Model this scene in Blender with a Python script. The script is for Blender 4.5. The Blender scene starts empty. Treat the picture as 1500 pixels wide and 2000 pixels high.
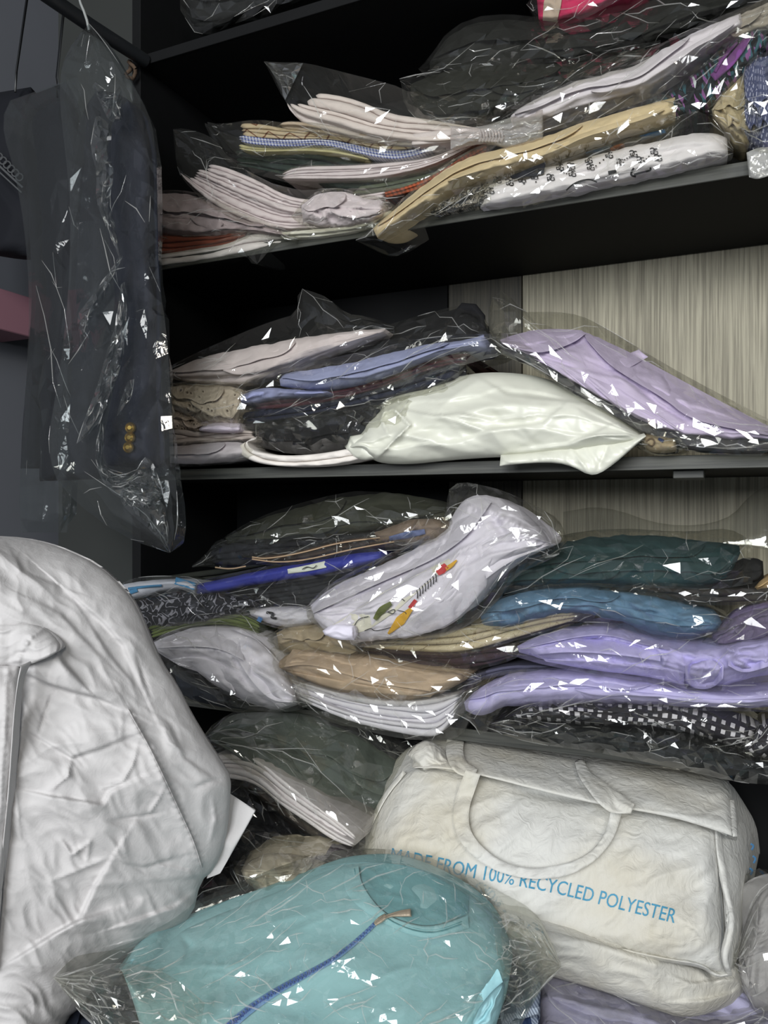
import bpy, bmesh, math, random
import numpy as np
from mathutils import Vector, Matrix

# ------------------------------------------------------------------ camera, light, exposure
SC = bpy.context.scene
COL = SC.collection
ANG = math.radians(24.0)          # the camera is turned 24 degrees to the left of the shelves' normal
CA, SA = math.cos(ANG), math.sin(ANG)
F = 1500.0                        # focal length in pixels of the 1500 x 2000 frame
H = 1.30                          # eye height
D = 1.126                         # distance of the shelf fronts from the camera along Y
cam_d = bpy.data.cameras.new('camera')
cam = bpy.data.objects.new('camera', cam_d)
COL.objects.link(cam)
cam.location = (0, 0, H)
cam.rotation_euler = (math.pi / 2, 0, ANG)
cam_d.sensor_fit = 'VERTICAL'
cam_d.sensor_height = 36.0
cam_d.sensor_width = 27.0
cam_d.lens = 36.0 * F / 2000.0
cam_d.clip_start = 0.02
SC.camera = cam

world = bpy.data.worlds.new('world')
SC.world = world
world.use_nodes = True
wbg = world.node_tree.nodes['Background']
wbg.inputs[0].default_value = (0.80, 0.90, 1.0, 1)
wbg.inputs[1].default_value = 0.26


def area(name, loc, target, sx, sy, power, col):
    ld = bpy.data.lights.new(name, 'AREA')
    ld.shape = 'RECTANGLE'
    ld.size, ld.size_y = sx, sy
    ld.energy = power
    ld.color = col
    o = bpy.data.objects.new(name, ld)
    COL.objects.link(o)
    o.location = loc
    d = Vector(target) - Vector(loc)
    o.rotation_euler = d.to_track_quat('-Z', 'Y').to_euler()
    return o


area('doorway_daylight', (.05, -2.05, H + .85), (-.35, 1.1, H - .15), 1.0, 1.2, 86, (.965, .985, 1.0))
area('side_daylight', (-.95, -1.7, H + .6), (-.35, 1.1, H - .15), .7, .9, 24, (.965, .985, 1.0))
area('warm_fill', (1.2, -1.5, H + 1.1), (-.2, 1.1, H + .2), .45, .6, 24, (1.0, .95, .86))  # added warm fill from the upper right, no window known there

SC.view_settings.view_transform = 'Standard'
SC.view_settings.look = 'None'
SC.view_settings.gamma = 1.0
SC.view_settings.exposure = 0.0
SC.view_settings.use_curve_mapping = False
SC.cycles.transparent_max_bounces = 32
SC.cycles.max_bounces = 8


# ------------------------------------------------------------------ pixel rays -> points at a chosen depth
def fac(px):
    return CA + SA * (np.asarray(px, float) - 750.0) / F


def PT(px, py, t):
    px = np.asarray(px, float); py = np.asarray(py, float); t = np.asarray(t, float)
    u = (px - 750.0) / F
    return np.stack([t * (-SA + u * CA), t * (CA + u * SA), H + t * (1000.0 - py) / F], -1)


def PY(px, py, y):
    return PT(px, py, np.asarray(y, float) / fac(px))


# ------------------------------------------------------------------ noise
def _hash(ix, iy, seed):
    n = (ix.astype(np.int64) * 374761393 + iy.astype(np.int64) * 668265263 + int(seed) * 974634541) & 0x7fffffff
    n = ((n ^ (n >> 13)) * 1274126177) & 0x7fffffff
    n = ((n ^ (n >> 16)) * 1911520717) & 0x7fffffff
    n = n ^ (n >> 15)
    return (n & 0xffffff) / float(0xffffff)


def noise(x, y, seed=0):
    x = np.asarray(x, float); y = np.asarray(y, float)
    x, y = np.broadcast_arrays(x, y)
    ix = np.floor(x); iy = np.floor(y)
    fx = x - ix; fy = y - iy
    sx = fx * fx * fx * (fx * (fx * 6 - 15) + 10)
    sy = fy * fy * fy * (fy * (fy * 6 - 15) + 10)

    def g(ax, ay):
        a = _hash(ax, ay, seed) * 2 * np.pi
        return np.cos(a) * (x - ax) + np.sin(a) * (y - ay)
    a = g(ix, iy); b = g(ix + 1, iy); c = g(ix, iy + 1); d = g(ix + 1, iy + 1)
    return 1.5 * ((a * (1 - sx) + b * sx) * (1 - sy) + (c * (1 - sx) + d * sx) * sy)


def rot(px, py, ang, stretch):
    a = math.radians(ang)
    return (px * math.cos(a) + py * math.sin(a)) / stretch, -px * math.sin(a) + py * math.cos(a)


def wrinkles(px, py, specs, seed):
    """specs: (kind, wavelength px, amplitude m, angle of the fold lines, stretch along them)"""
    h = np.zeros_like(px)
    for i, (kind, wl, amp, ang, st) in enumerate(specs):
        a, b = rot(px, py, ang, st)
        wa = noise(px / (wl * 2.2), py / (wl * 2.2), seed + 31 + i) * wl * .7
        n = noise(a / wl, (b + wa) / wl, seed + i * 7)
        if kind == 'r':
            h += amp * ((1 - np.abs(n) * 1.8) - .4)
        elif kind == 'v':
            h -= amp * ((1 - np.abs(n) * 1.8).clip(0) ** 2)
        elif kind == 'p':
            h += amp * (1 - np.abs(n) * 1.8).clip(0) ** 3
        elif kind == 'f':
            h += amp * facets(a, b + wa, wl, seed + i)
        elif kind == 'F':      # crackled only here and there
            msk = ((noise(px / (wl * 2.6), py / (wl * 1.5), seed + 77) + .12) * 2.2).clip(0, 1)
            h += amp * facets(a, b + wa, wl, seed + i) * msk
        else:
            h += amp * n
    return h


def facets(px, py, cell, seed, J=4):
    """continuous, piecewise flat relief: the planes of crumpled film"""
    x = px / cell; y = py / cell
    ix = np.floor(x); iy = np.floor(y)
    best = np.full(x.shape, 9.0)
    for dx in (-1, 0, 1):
        for dy in (-1, 0, 1):
            cx = ix + dx; cy = iy + dy
            qx = x - cx - _hash(cx, cy, seed); qy = y - cy - _hash(cx, cy, seed + 5)
            sc = .7 + .9 * _hash(cx, cy, seed + 9)
            a0 = _hash(cx, cy, seed + 13) * 2 * np.pi
            d = np.full(x.shape, -9.0)
            for j in range(J):
                a = a0 + (j + .5 * _hash(cx, cy, seed + 17 + j)) * 2 * np.pi / J
                d = np.maximum(d, np.cos(a) * qx + np.sin(a) * qy)
            best = np.minimum(best, d * sc)
    return best - .45


def seg_dist(px, py, pts):
    """distance and signed distance to a polyline, and the run along it"""
    best = np.full(px.shape, 1e9); sg = np.zeros(px.shape); al = np.zeros(px.shape)
    run = 0.0
    for (x0, y0), (x1, y1) in zip(pts[:-1], pts[1:]):
        dx, dy = x1 - x0, y1 - y0
        L = math.hypot(dx, dy) + 1e-9
        tt = ((px - x0) * dx + (py - y0) * dy) / (L * L)
        tc = tt.clip(0, 1)
        d = np.hypot(px - x0 - tc * dx, py - y0 - tc * dy)
        s = (dx * (py - y0) - dy * (px - x0)) / L
        m = d < best
        best = np.where(m, d, best); sg = np.where(m, np.sign(s), sg); al = np.where(m, run + tc * L, al)
        run += L
    return best, sg, al, run


def creases(px, py, specs):
    h = np.zeros_like(px)
    for sp in specs:
        kind, pts, w, amp = sp[:4]
        d, sg, al, run = seg_dist(px, py, pts)
        fade = np.sin(np.pi * (al / run).clip(.04, .96)) ** .5
        if kind == 'r':
            h += amp * fade * np.exp(-np.abs(d / w))
        elif kind == 'g':
            h += amp * fade * np.exp(-(d / w) ** 2)
        elif kind == 's':      # a fold: raised on the positive side of the line, dying away from it
            W = sp[4] if len(sp) > 4 else w * 8
            sd = d * sg
            h += amp * fade * (.5 + .5 * np.tanh(sd / w)) * np.exp(-np.maximum(sd, 0) / W) * np.exp(-np.maximum(-sd, 0) / (3 * w))
        elif kind == 'k':      # puckered seam
            h += amp * np.exp(-(d / (w * 1.8)) ** 2) * (.5 + .5 * np.sin(al / 2.3 + 2.2 * noise(al / 25, 0.3, 5))) + amp * .5 * np.exp(-(d / (w * 2.5)) ** 2)
    return h


# ------------------------------------------------------------------ outlines
def chaikin(p, k):
    p = np.asarray(p, float)
    for _ in range(k):
        if len(p) < 3:
            return p
        q = p[:-1] * .75 + p[1:] * .25
        r = p[:-1] * .25 + p[1:] * .75
        m = np.empty((2 * len(q), 2)); m[0::2] = q; m[1::2] = r
        p = np.vstack([p[:1], m, p[-1:]])
    return p


def resample(p, n, k=2):
    p = chaikin(p, k)
    L = np.r_[0, np.cumsum(np.hypot(*np.diff(p, axis=0).T))]
    s = np.linspace(0, L[-1], n)
    return np.stack([np.interp(s, L, p[:, 0]), np.interp(s, L, p[:, 1])], -1)


def plen(p):
    p = np.asarray(p, float)
    return float(np.hypot(*np.diff(p, axis=0).T).sum())


# ------------------------------------------------------------------ mesh helpers
def new_obj(name, V, Fq, UV, mat, parent=None, smooth=True):
    me = bpy.data.meshes.new(name)
    V = np.asarray(V, np.float32)
    if parent is not None:
        V = V - np.array(parent.location, np.float32)
    me.vertices.add(len(V)); me.vertices.foreach_set('co', V.ravel())
    Fq = np.asarray(Fq, np.int32)
    me.loops.add(Fq.size); me.loops.foreach_set('vertex_index', Fq.ravel())
    me.polygons.add(len(Fq))
    me.polygons.foreach_set('loop_start', np.arange(0, Fq.size, Fq.shape[1], dtype=np.int32))
    me.polygons.foreach_set('loop_total', np.full(len(Fq), Fq.shape[1], np.int32))
    if UV is not None:
        uv = me.uv_layers.new(name='uv')
        uv.data.foreach_set('uv', np.asarray(UV, np.float32)[Fq.ravel()].ravel())
    me.polygons.foreach_set('use_smooth', np.full(len(Fq), smooth))
    me.materials.append(mat)
    me.update(calc_edges=True)
    me.validate()
    o = bpy.data.objects.new(name, me)
    COL.objects.link(o)
    if parent is not None:
        o.parent = parent
    return o


def grid_faces(n, m, base=0, flip=False):
    i = np.arange(n - 1)[:, None]; j = np.arange(m - 1)[None, :]
    a = base + i * m + j
    f = np.stack([a, a + 1, a + m + 1, a + m], -1).reshape(-1, 4)
    return f[:, ::-1] if flip else f


def thing(name, label, cat, loc, group=None):
    o = bpy.data.objects.new(name, None)
    o.empty_display_size = .02
    COL.objects.link(o)
    o.location = tuple(float(c) for c in loc)
    o['label'] = label; o['category'] = cat
    if group:
        o['group'] = group
    return o


LAST = {}


def drape(name, mat, A, B, ya, yb, parent=None, mode='y', bulge=.01, thick=.03, step=5, wr=(), cr=(), edge=.6,
          seed=1, ends=.08, k=2, noback=False, vcurve=0.0, smooth=True, folds=0, famp_=.006, boost=1.0, rag=0.0):
    """a cloth or film skin between outline A (top) and outline B (bottom), closed behind"""
    LA, LB = plen(A), plen(B)
    n = int(max(LA, LB) / step) + 6
    a = resample(A, n, k); b = resample(B, n, k)
    m = int(np.hypot(*(a - b).T).max() / step) + 6
    v = np.linspace(0, 1, m)[None, :]
    s = np.linspace(0, 1, n)[:, None]
    px = b[:, :1] + (a[:, :1] - b[:, :1]) * v
    py = b[:, 1:] + (a[:, 1:] - b[:, 1:]) * v

    if rag:
        Lp = max(LA, LB)
        py = py + rag * (v * (noise(s * Lp / 38, 0.5, seed + 60) + .6 * noise(s * Lp / 14, 1.5, seed + 61)) + (1 - v) * (noise(s * Lp / 38, 2.5, seed + 62) + .6 * noise(s * Lp / 14, 3.5, seed + 63))) * (4 * s * (1 - s)).clip(0, 1) ** .5

    def dep(q):
        q = np.atleast_1d(np.asarray(q, float))
        return np.interp(np.linspace(0, 1, n), np.linspace(0, 1, len(q)), q)[:, None]
    da, db = dep(ya), dep(yb)
    vv = v + vcurve * v * (1 - v)
    base = db + (da - db) * vv
    e = np.minimum(s, 1 - s) / max(ends, 1e-4)
    ew = np.sqrt(1 - (1 - e.clip(0, 1)) ** 2)
    prof = (4 * v * (1 - v)).clip(0, 1) ** edge
    d = base - bulge * prof * ew
    rel = np.zeros_like(px)
    if wr:
        rel = rel + boost * wrinkles(px, py, wr, seed)
    if cr:
        rel = rel + boost * creases(px, py, cr)
    if folds:
        hp = np.hypot(*(a - b).T)[:, None]
        rr = random.Random(seed * 3 + 1)
        for q in range(folds):
            vk = (q + 1) / (folds + 1) + rr.uniform(-.06, .06) + .16 * noise(s * 2.2 + rr.random() * 9, q + .3, seed) + .05 * noise(s * 9, q + .7, seed)
            dd = (v - vk) * hp * (1 if rr.random() < .6 else -1)
            gate = ((noise(s * 3.5 + 4, q + .9, seed + 2) + .45) * 3).clip(0, 1)
            rel = rel + famp_ * rr.uniform(.7, 1.3) * gate * (.5 + .5 * np.tanh(dd / 1.8)) * np.exp(-np.maximum(dd, 0) / (9 + 10 * rr.random())) * np.exp(-np.maximum(-dd, 0) / 5)
    pinch = (prof * ew)
    d = d - rel * (.35 + .65 * pinch)
    X = PY(px, py, d) if mode == 'y' else PT(px, py, d)
    tm = base / fac(px) if mode == 'y' else base
    lm = float(np.mean(tm)) / F
    UV = np.stack([np.broadcast_to(s * max(LA, LB) * lm, px.shape),
                   v * np.hypot(*(a - b).T)[:, None] * lm], -1)
    V = X.reshape(-1, 3); Fq = grid_faces(n, m); U = UV.reshape(-1, 2)
    if not noback:
        dv = np.array([0, 1, 0]) if mode == 'y' else np.array([-SA, CA, 0])
        Xb = X + dv * (thick * pinch ** .7 + rel * .5 * pinch)[..., None]
        V = np.vstack([V, Xb.reshape(-1, 3)]); Fq = np.vstack([Fq, grid_faces(n, m, n * m, True)]); U = np.vstack([U, U])
    o = new_obj(name, V, Fq, U, mat, parent, smooth)
    LAST[0] = (px, py, d); LAST[1] = LAST[0]
    return o


def surf(fr, qx, qy):
    px, py, d = fr
    qx = np.atleast_1d(np.asarray(qx, float)); qy = np.atleast_1d(np.asarray(qy, float))
    out = np.empty(qx.shape)
    P = px.ravel(); Q = py.ravel(); R = d.ravel()
    for i in range(len(qx)):
        w = (P - qx[i]) ** 2 + (Q - qy[i]) ** 2
        j = np.argpartition(w, 4)[:4]
        ww = 1 / (w[j] + .3)
        out[i] = (R[j] * ww).sum() / ww.sum()
    return out


def layered(name, mat, top, bot, y, parent=None, n=5, depth=.2, seed=1, prot=.005, fan=.03, step=5, wob=.35, rmax=.010,
            slope=0.0, taper=(.03, .03), gap=.97, amp=.0014, k=2, stag=0.0):
    """folded cloth seen at its folded edges: n slabs with rounded fronts lying on each other"""
    rng = random.Random(seed)
    Ls = max(plen(top), plen(bot))
    N = int(Ls / step) + 8
    T0 = resample(top, 240, k); B0 = resample(bot, 240, k)
    g = np.linspace(0, 1, 240); s = np.linspace(0, 1, N)
    th = np.radians(np.linspace(-90, 90, 8))
    Vs, Fs, Us, GX, GY, GD = [], [], [], [], [], []
    base = 0
    yy0 = np.atleast_1d(np.asarray(y, float))
    for q in range(n):
        s0, s1 = rng.uniform(0, fan) + stag * q / max(1, n - 1), 1 - rng.uniform(0, fan)
        ss = s0 + (s1 - s0) * s
        T = np.stack([np.interp(ss, g, T0[:, i]) for i in (0, 1)], -1)
        B = np.stack([np.interp(ss, g, B0[:, i]) for i in (0, 1)], -1)
        va = (q + (wob * noise(ss * 3.1, q * 1.0 + .5, seed) if q else 0)) / n
        vb = (q + 1 + (wob * noise(ss * 3.1, q + 1.5, seed) if q < n - 1 else 0)) / n
        pa = B + (T - B) * np.atleast_1d(va)[:, None]
        pb = B + (T - B) * np.atleast_1d(vb)[:, None]
        wg = np.ones(N)
        if taper[0] > 0:
            wg = wg * np.sqrt(1 - (1 - (s / taper[0]).clip(0, 1)) ** 2)
        if taper[1] > 0:
            wg = wg * np.sqrt(1 - (1 - ((1 - s) / taper[1]).clip(0, 1)) ** 2)
        wg = np.maximum(wg, .04)
        mid = (pa + pb) / 2; half = (pb - pa) / 2 * gap * wg[:, None]
        yb = np.interp(ss, np.linspace(0, 1, len(yy0)), yy0)
        r = np.hypot(half[:, 0], half[:, 1]) * yb / fac(mid[:, 0]) / F
        ro = np.minimum(r, rmax)
        off = prot * rng.uniform(-1, 1) + .003 * noise(ss * 5, q * 3.3, seed + 3) + (1 - wg) * .012
        px = mid[:, None, 0] + half[:, None, 0] * np.sin(th)
        py = mid[:, None, 1] + half[:, None, 1] * np.sin(th)
        yy = (yb + off)[:, None] - ro[:, None] * np.cos(th)
        yy = yy - amp * (noise(px / 26, py / 9, seed + q) + .6 * noise(px / 11, py / 7, seed + q + 50))
        GX.append(px.ravel()); GY.append(py.ravel()); GD.append(yy.ravel())
        X = PY(px, py, yy)
        back = np.array([0, depth, slope])
        X = np.concatenate([X[:, :1] + back, X, X[:, -1:] + back], 1)
        M = X.shape[1]
        lm = float(np.mean(yb / fac(mid[:, 0]))) / F
        uu = np.broadcast_to((ss * Ls * lm)[:, None], (N, M))
        hv = np.hypot(*(T - B).T) * lm
        vq = np.r_[-.1, np.sin(th) * .5 + .5, 1.1][None, :] * (vb - va if np.ndim(vb - va) == 0 else np.atleast_1d(vb - va)[:, None]) + np.atleast_1d(va)[:, None]
        vq = np.broadcast_to(vq, (N, M)) * hv[:, None]
        Fq = grid_faces(N, M, base)
        i = np.arange(N - 1)
        wrap = np.stack([base + i * M + M - 1, base + i * M, base + (i + 1) * M, base + (i + 1) * M + M - 1], -1)
        Vs.append(X.reshape(-1, 3)); Fs += [Fq, wrap]; Us.append(np.stack([uu, vq], -1).reshape(-1, 2))
        base += N * M
    LAST[0] = None; LAST[1] = (np.concatenate(GX), np.concatenate(GY), np.concatenate(GD))
    return new_obj(name, np.vstack(Vs), np.vstack(Fs), np.vstack(Us), mat, parent)


def ribbon(name, mat, pts, w, dep, parent=None, mode='y', thick=.003, bulge=.001, step=4, k=2, seed=1, wr=(), ends=.001):
    p = resample(pts, max(8, int(plen(pts) / step)), k)
    t = np.gradient(p, axis=0)
    t /= np.hypot(t[:, 0], t[:, 1])[:, None] + 1e-9
    nrm = np.stack([t[:, 1], -t[:, 0]], -1)
    w = np.interp(np.linspace(0, 1, len(p)), np.linspace(0, 1, len(np.atleast_1d(w))), np.atleast_1d(w))[:, None]
    A = p + nrm * w / 2; B = p - nrm * w / 2
    if callable(dep):
        ya = dep(A[:, 0], A[:, 1]); yb = dep(B[:, 0], B[:, 1])
    else:
        ya = yb = dep
    return drape(name, mat, A, B, ya, yb, parent, mode, bulge, thick, step, wr, (), .5, seed, ends, 0)


def on(fr, lift):
    return lambda x, y: surf(fr, x, y) - lift


def text_on(name, mat, body, pts, size, dep, parent, mode='y', stretch=None, mirror=False):
    """printed lettering laid along a baseline given in pixels, following the surface below it"""
    cu = bpy.data.curves.new('lettering', 'FONT')
    cu.body = body
    cu.resolution_u = 3
    tmp = bpy.data.objects.new('lettering', cu)
    COL.objects.link(tmp)
    dg = bpy.context.evaluated_depsgraph_get()
    me = bpy.data.meshes.new_from_object(tmp.evaluated_get(dg))
    bpy.data.objects.remove(tmp); bpy.data.curves.remove(cu)
    bm = bmesh.new(); bm.from_mesh(me); bpy.data.meshes.remove(me)
    bmesh.ops.triangulate(bm, faces=bm.faces[:])
    bmesh.ops.subdivide_edges(bm, edges=[e for e in bm.edges if e.calc_length() > .25], cuts=2)
    bmesh.ops.triangulate(bm, faces=bm.faces[:])
    bm.verts.index_update()
    co = np.array([v.co[:] for v in bm.verts]); fs = np.array([[v.index for v in f.verts] for f in bm.faces])
    bm.free()
    x0, x1 = co[:, 0].min(), co[:, 0].max()
    hh = .73
    p = resample(pts, 200, 2)
    L = np.r_[0, np.cumsum(np.hypot(*np.diff(p, axis=0).T))]
    u = (co[:, 0] - x0) / (x1 - x0)
    if mirror:
        u = 1 - u
    al = u * L[-1]
    bx = np.interp(al, L, p[:, 0]); by = np.interp(al, L, p[:, 1])
    t = np.gradient(p, axis=0); t /= np.hypot(t[:, 0], t[:, 1])[:, None]
    tx = np.interp(al, L, t[:, 0]); ty = np.interp(al, L, t[:, 1])
    hgt = co[:, 1] / hh * size
    qx = bx + ty * hgt; qy = by - tx * hgt
    d = dep(qx, qy) if callable(dep) else np.full(qx.shape, dep)
    X = PY(qx, qy, d) if mode == 'y' else PT(qx, qy, d)
    return new_obj(name, X, fs, None, mat, parent, False)


def box(name, mat, lo, hi, parent=None, bevel=.0015, kind=None):
    bm = bmesh.new()
    bmesh.ops.create_cube(bm, size=1)
    lo = Vector(lo); hi = Vector(hi)
    c = (lo + hi) / 2; s = hi - lo
    off = parent.location if parent else Vector((0, 0, 0))
    for v in bm.verts:
        v.co = Vector((v.co.x * s.x, v.co.y * s.y, v.co.z * s.z)) + c - off
    if bevel:
        bmesh.ops.bevel(bm, geom=bm.edges[:], offset=bevel, segments=1, affect='EDGES')
    me = bpy.data.meshes.new(name)
    bm.to_mesh(me); bm.free()
    me.materials.append(mat)
    o = bpy.data.objects.new(name, me)
    COL.objects.link(o)
    if parent:
        o.parent = parent
    if kind:
        o['kind'] = kind
    return o


def tube(name, mat, P, r, parent=None, seg=8):
    P = np.asarray(P, float); n = len(P)
    t = np.gradient(P, axis=0); t /= np.linalg.norm(t, axis=1)[:, None]
    up = np.array([0, 0, 1.0]); V = []
    r = np.broadcast_to(np.atleast_1d(r), (n,)) if np.ndim(r) else np.full(n, r)
    for i in range(n):
        a = np.cross(t[i], up)
        if np.linalg.norm(a) < .05:
            a = np.cross(t[i], [1, 0, 0])
        a /= np.linalg.norm(a); b = np.cross(a, t[i])
        for j in range(seg + 1):
            q = 2 * math.pi * j / seg
            V.append(P[i] + r[i] * (math.cos(q) * a + math.sin(q) * b))
    return new_obj(name, V, grid_faces(n, seg + 1), None, mat, parent)


# ------------------------------------------------------------------ materials
def srgb(c):
    if isinstance(c, str):
        c = [int(c[i:i + 2], 16) / 255 for i in (0, 2, 4)]
    return tuple((x / 12.92 if x <= .04045 else ((x + .055) / 1.055) ** 2.4) for x in c) + (1,)


class NT:
    def __init__(self, name):
        self.m = bpy.data.materials.new(name)
        self.m.use_nodes = True
        self.t = self.m.node_tree
        self.t.nodes.clear()
        self.out = self.t.nodes.new('ShaderNodeOutputMaterial')

    def n(self, typ, ins=None, **kw):
        nd = self.t.nodes.new('ShaderNode' + typ)
        for k, v in kw.items():
            setattr(nd, k, v)
        for k, v in (ins or {}).items():
            if isinstance(v, bpy.types.NodeSocket):
                self.t.links.new(v, nd.inputs[k])
            else:
                nd.inputs[k].default_value = v
        return nd

    def math(self, op, a, b=0.0, c=None):
        ins = {0: a, 1: b}
        if c is not None:
            ins[2] = c
        return self.n('Math', ins, operation=op).outputs[0]

    def mix(self, f, a, b):
        nd = self.n('Mix', {'Factor': f}, data_type='RGBA')
        for i, v in ((6, a), (7, b)):
            if isinstance(v, bpy.types.NodeSocket):
                self.t.links.new(v, nd.inputs[i])
            else:
                nd.inputs[i].default_value = v
        return nd.outputs[2]

    def done(self, sh):
        self.t.links.new(sh, self.out.inputs[0])
        return self.m


def uvs(T, sx, sy, ang=0):
    tc = T.n('TexCoord')
    mp = T.n('Mapping', {0: tc.outputs['UV'], 'Scale': (sx, sy, 1), 'Rotation': (0, 0, math.radians(ang))})
    sp = T.n('SeparateXYZ', {0: mp.outputs[0]})
    return sp.outputs[0], sp.outputs[1], mp.outputs[0], tc


MATS = {}


def cloth(col, pattern=None, rough=.85, sheen=.0, bump=.25, **kw):
    key = (col, pattern, rough, bump, tuple(sorted(kw.items())))
    if key in MATS:
        return MATS[key]
    T = NT('cloth_' + (pattern or 'plain'))
    base = srgb(col)
    tc = T.n('TexCoord')
    obj = tc.outputs['Object']
    big = T.n('TexNoise', {'Vector': obj, 'Scale': 9.0, 'Detail': 3.0})
    c = T.mix(T.math('MULTIPLY', big.outputs[0], .22), base, tuple(x * .8 for x in base[:3]) + (1,))
    hgt = None
    if pattern in ('gingham', 'check', 'squares', 'dash', 'zigzag', 'plaid', 'scarf', 'lace', 'floral', 'scribble', 'stripe'):
        c2 = srgb(kw.get('col2', 'ffffff'))
        sx, sy = kw.get('scale', (200, 200))
        u, v, vec, _ = uvs(T, sx, sy, kw.get('ang', 0))
        if pattern == 'gingham':
            a = T.math('GREATER_THAN', T.math('FRACT', u), .5); b = T.math('GREATER_THAN', T.math('FRACT', v), .5)
            c = T.mix(T.math('MULTIPLY', T.math('ADD', a, b), .5), c, c2)
        elif pattern == 'squares':
            du = T.math('ABSOLUTE', T.math('SUBTRACT', T.math('FRACT', u), .5)); dv = T.math('ABSOLUTE', T.math('SUBTRACT', T.math('FRACT', v), .5))
            nz = T.n('TexNoise', {'Vector': vec, 'Scale': .22, 'Detail': 0.0})
            lim = T.math('ADD', T.math('MULTIPLY', nz.outputs[0], .30), .08)
            m = T.math('LESS_THAN', T.math('MAXIMUM', du, dv), lim)
            c = T.mix(m, c, c2)
        elif pattern == 'dash':
            fu = T.math('LESS_THAN', T.math('FRACT', u), .6); fv = T.math('LESS_THAN', T.math('FRACT', v), .3)
            c = T.mix(T.math('MULTIPLY', fu, fv), c, c2)
        elif pattern == 'stripe':
            c = T.mix(T.math('LESS_THAN', T.math('FRACT', v), .4), c, c2)
        elif pattern == 'zigzag':
            nz = T.n('TexNoise', {'Vector': vec, 'Scale': .7, 'Detail': 2.0})
            zz = T.math('PINGPONG', u, 1.0)
            d = T.math('ABSOLUTE', T.math('SUBTRACT', T.math('FRACT', T.math('ADD', v, T.math('MULTIPLY', nz.outputs[0], .5))), T.math('ADD', T.math('MULTIPLY', zz, .6), .15)))
            c = T.mix(T.math('LESS_THAN', d, .06), c, c2)
        elif pattern == 'plaid':
            a = T.math('LESS_THAN', T.math('FRACT', u), .42); b = T.math('LESS_THAN', T.math('FRACT', v), .3)
            w = T.math('LESS_THAN', T.math('FRACT', T.math('ADD', T.math('MULTIPLY', u, 9), T.math('MULTIPLY', v, 9))), .5)
            c = T.mix(T.math('MULTIPLY', T.math('MULTIPLY', T.math('ADD', a, b), .5), T.math('ADD', T.math('MULTIPLY', w, .6), .4)), c, c2)
        elif pattern == 'scarf':
            vo = T.n('TexVoronoi', {'Vector': vec, 'Scale': 1.0})
            rp = T.n('ValToRGB', {0: vo.outputs['Color']})
            cr = rp.color_ramp; cr.interpolation = 'CONSTANT'
            cols = kw.get('ramp', ('0e1218', '2d5560', '0e1218', '7d4f86', 'c9d2d6'))
            while len(cr.elements) < len(cols):
                cr.elements.new(.5)
            for i, h in enumerate(cols):
                cr.elements[i].position = (0, .3, .52, .7, .86)[i]; cr.elements[i].color = srgb(h)
            c = rp.outputs[0]
        elif pattern in ('floral', 'scribble'):
            nz = T.n('TexNoise', {'Vector': vec, 'Scale': 1.0, 'Detail': 1.0, 'Distortion': 2.2})
            d = T.math('ABSOLUTE', T.math('SUBTRACT', nz.outputs[0], .5))
            c = T.mix(T.math('LESS_THAN', d, kw.get('w', .03)), c, c2)
        elif pattern == 'lace':
            vo = T.n('TexVoronoi', {'Vector': vec, 'Scale': 1.0})
            hole = T.math('LESS_THAN', vo.outputs[0], .16)
            c = T.mix(hole, c, c2)
            hgt = T.math('PINGPONG', T.math('MULTIPLY', vo.outputs[0], 3.0), 1.0)
    fine = T.n('TexNoise', {'Vector': obj, 'Scale': 420.0, 'Detail': 2.0})
    mid = T.n('TexNoise', {'Vector': obj, 'Scale': 55.0, 'Detail': 4.0, 'Distortion': .6})
    hh = T.math('ADD', T.math('MULTIPLY', fine.outputs[0], .25), T.math('MULTIPLY', mid.outputs[0], 1.4))
    if hgt is not None:
        hh = T.math('ADD', hh, hgt)
    bp = T.n('Bump', {'Strength': bump, 'Distance': .003, 'Height': hh})
    p = T.n('BsdfPrincipled', {'Base Color': c, 'Roughness': rough, 'Normal': bp.outputs[0], 'Sheen Weight': sheen, 'Specular IOR Level': kw.get('spec', .25)})
    MATS[key] = T.done(p.outputs[0])
    return MATS[key]


def plain(name, col, rough=.6, metal=0.0, spec=.5, noise_scale=None, col2=None, bump=0.0):
    key = (name,)
    if key in MATS:
        return MATS[key]
    T = NT(name)
    c = srgb(col)
    ins = {'Base Color': c, 'Roughness': rough, 'Metallic': metal, 'Specular IOR Level': spec}
    if noise_scale:
        tc = T.n('TexCoord')
        nz = T.n('TexNoise', {'Vector': tc.outputs['Object'], 'Scale': noise_scale, 'Detail': 5.0})
        ins['Base Color'] = T.mix(nz.outputs[0], c, srgb(col2 or col))
        if bump:
            ins['Normal'] = T.n('Bump', {'Strength': bump, 'Distance': .002, 'Height': nz.outputs[0]}).outputs[0]
    MATS[key] = T.done(T.n('BsdfPrincipled', ins).outputs[0])
    return MATS[key]


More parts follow.
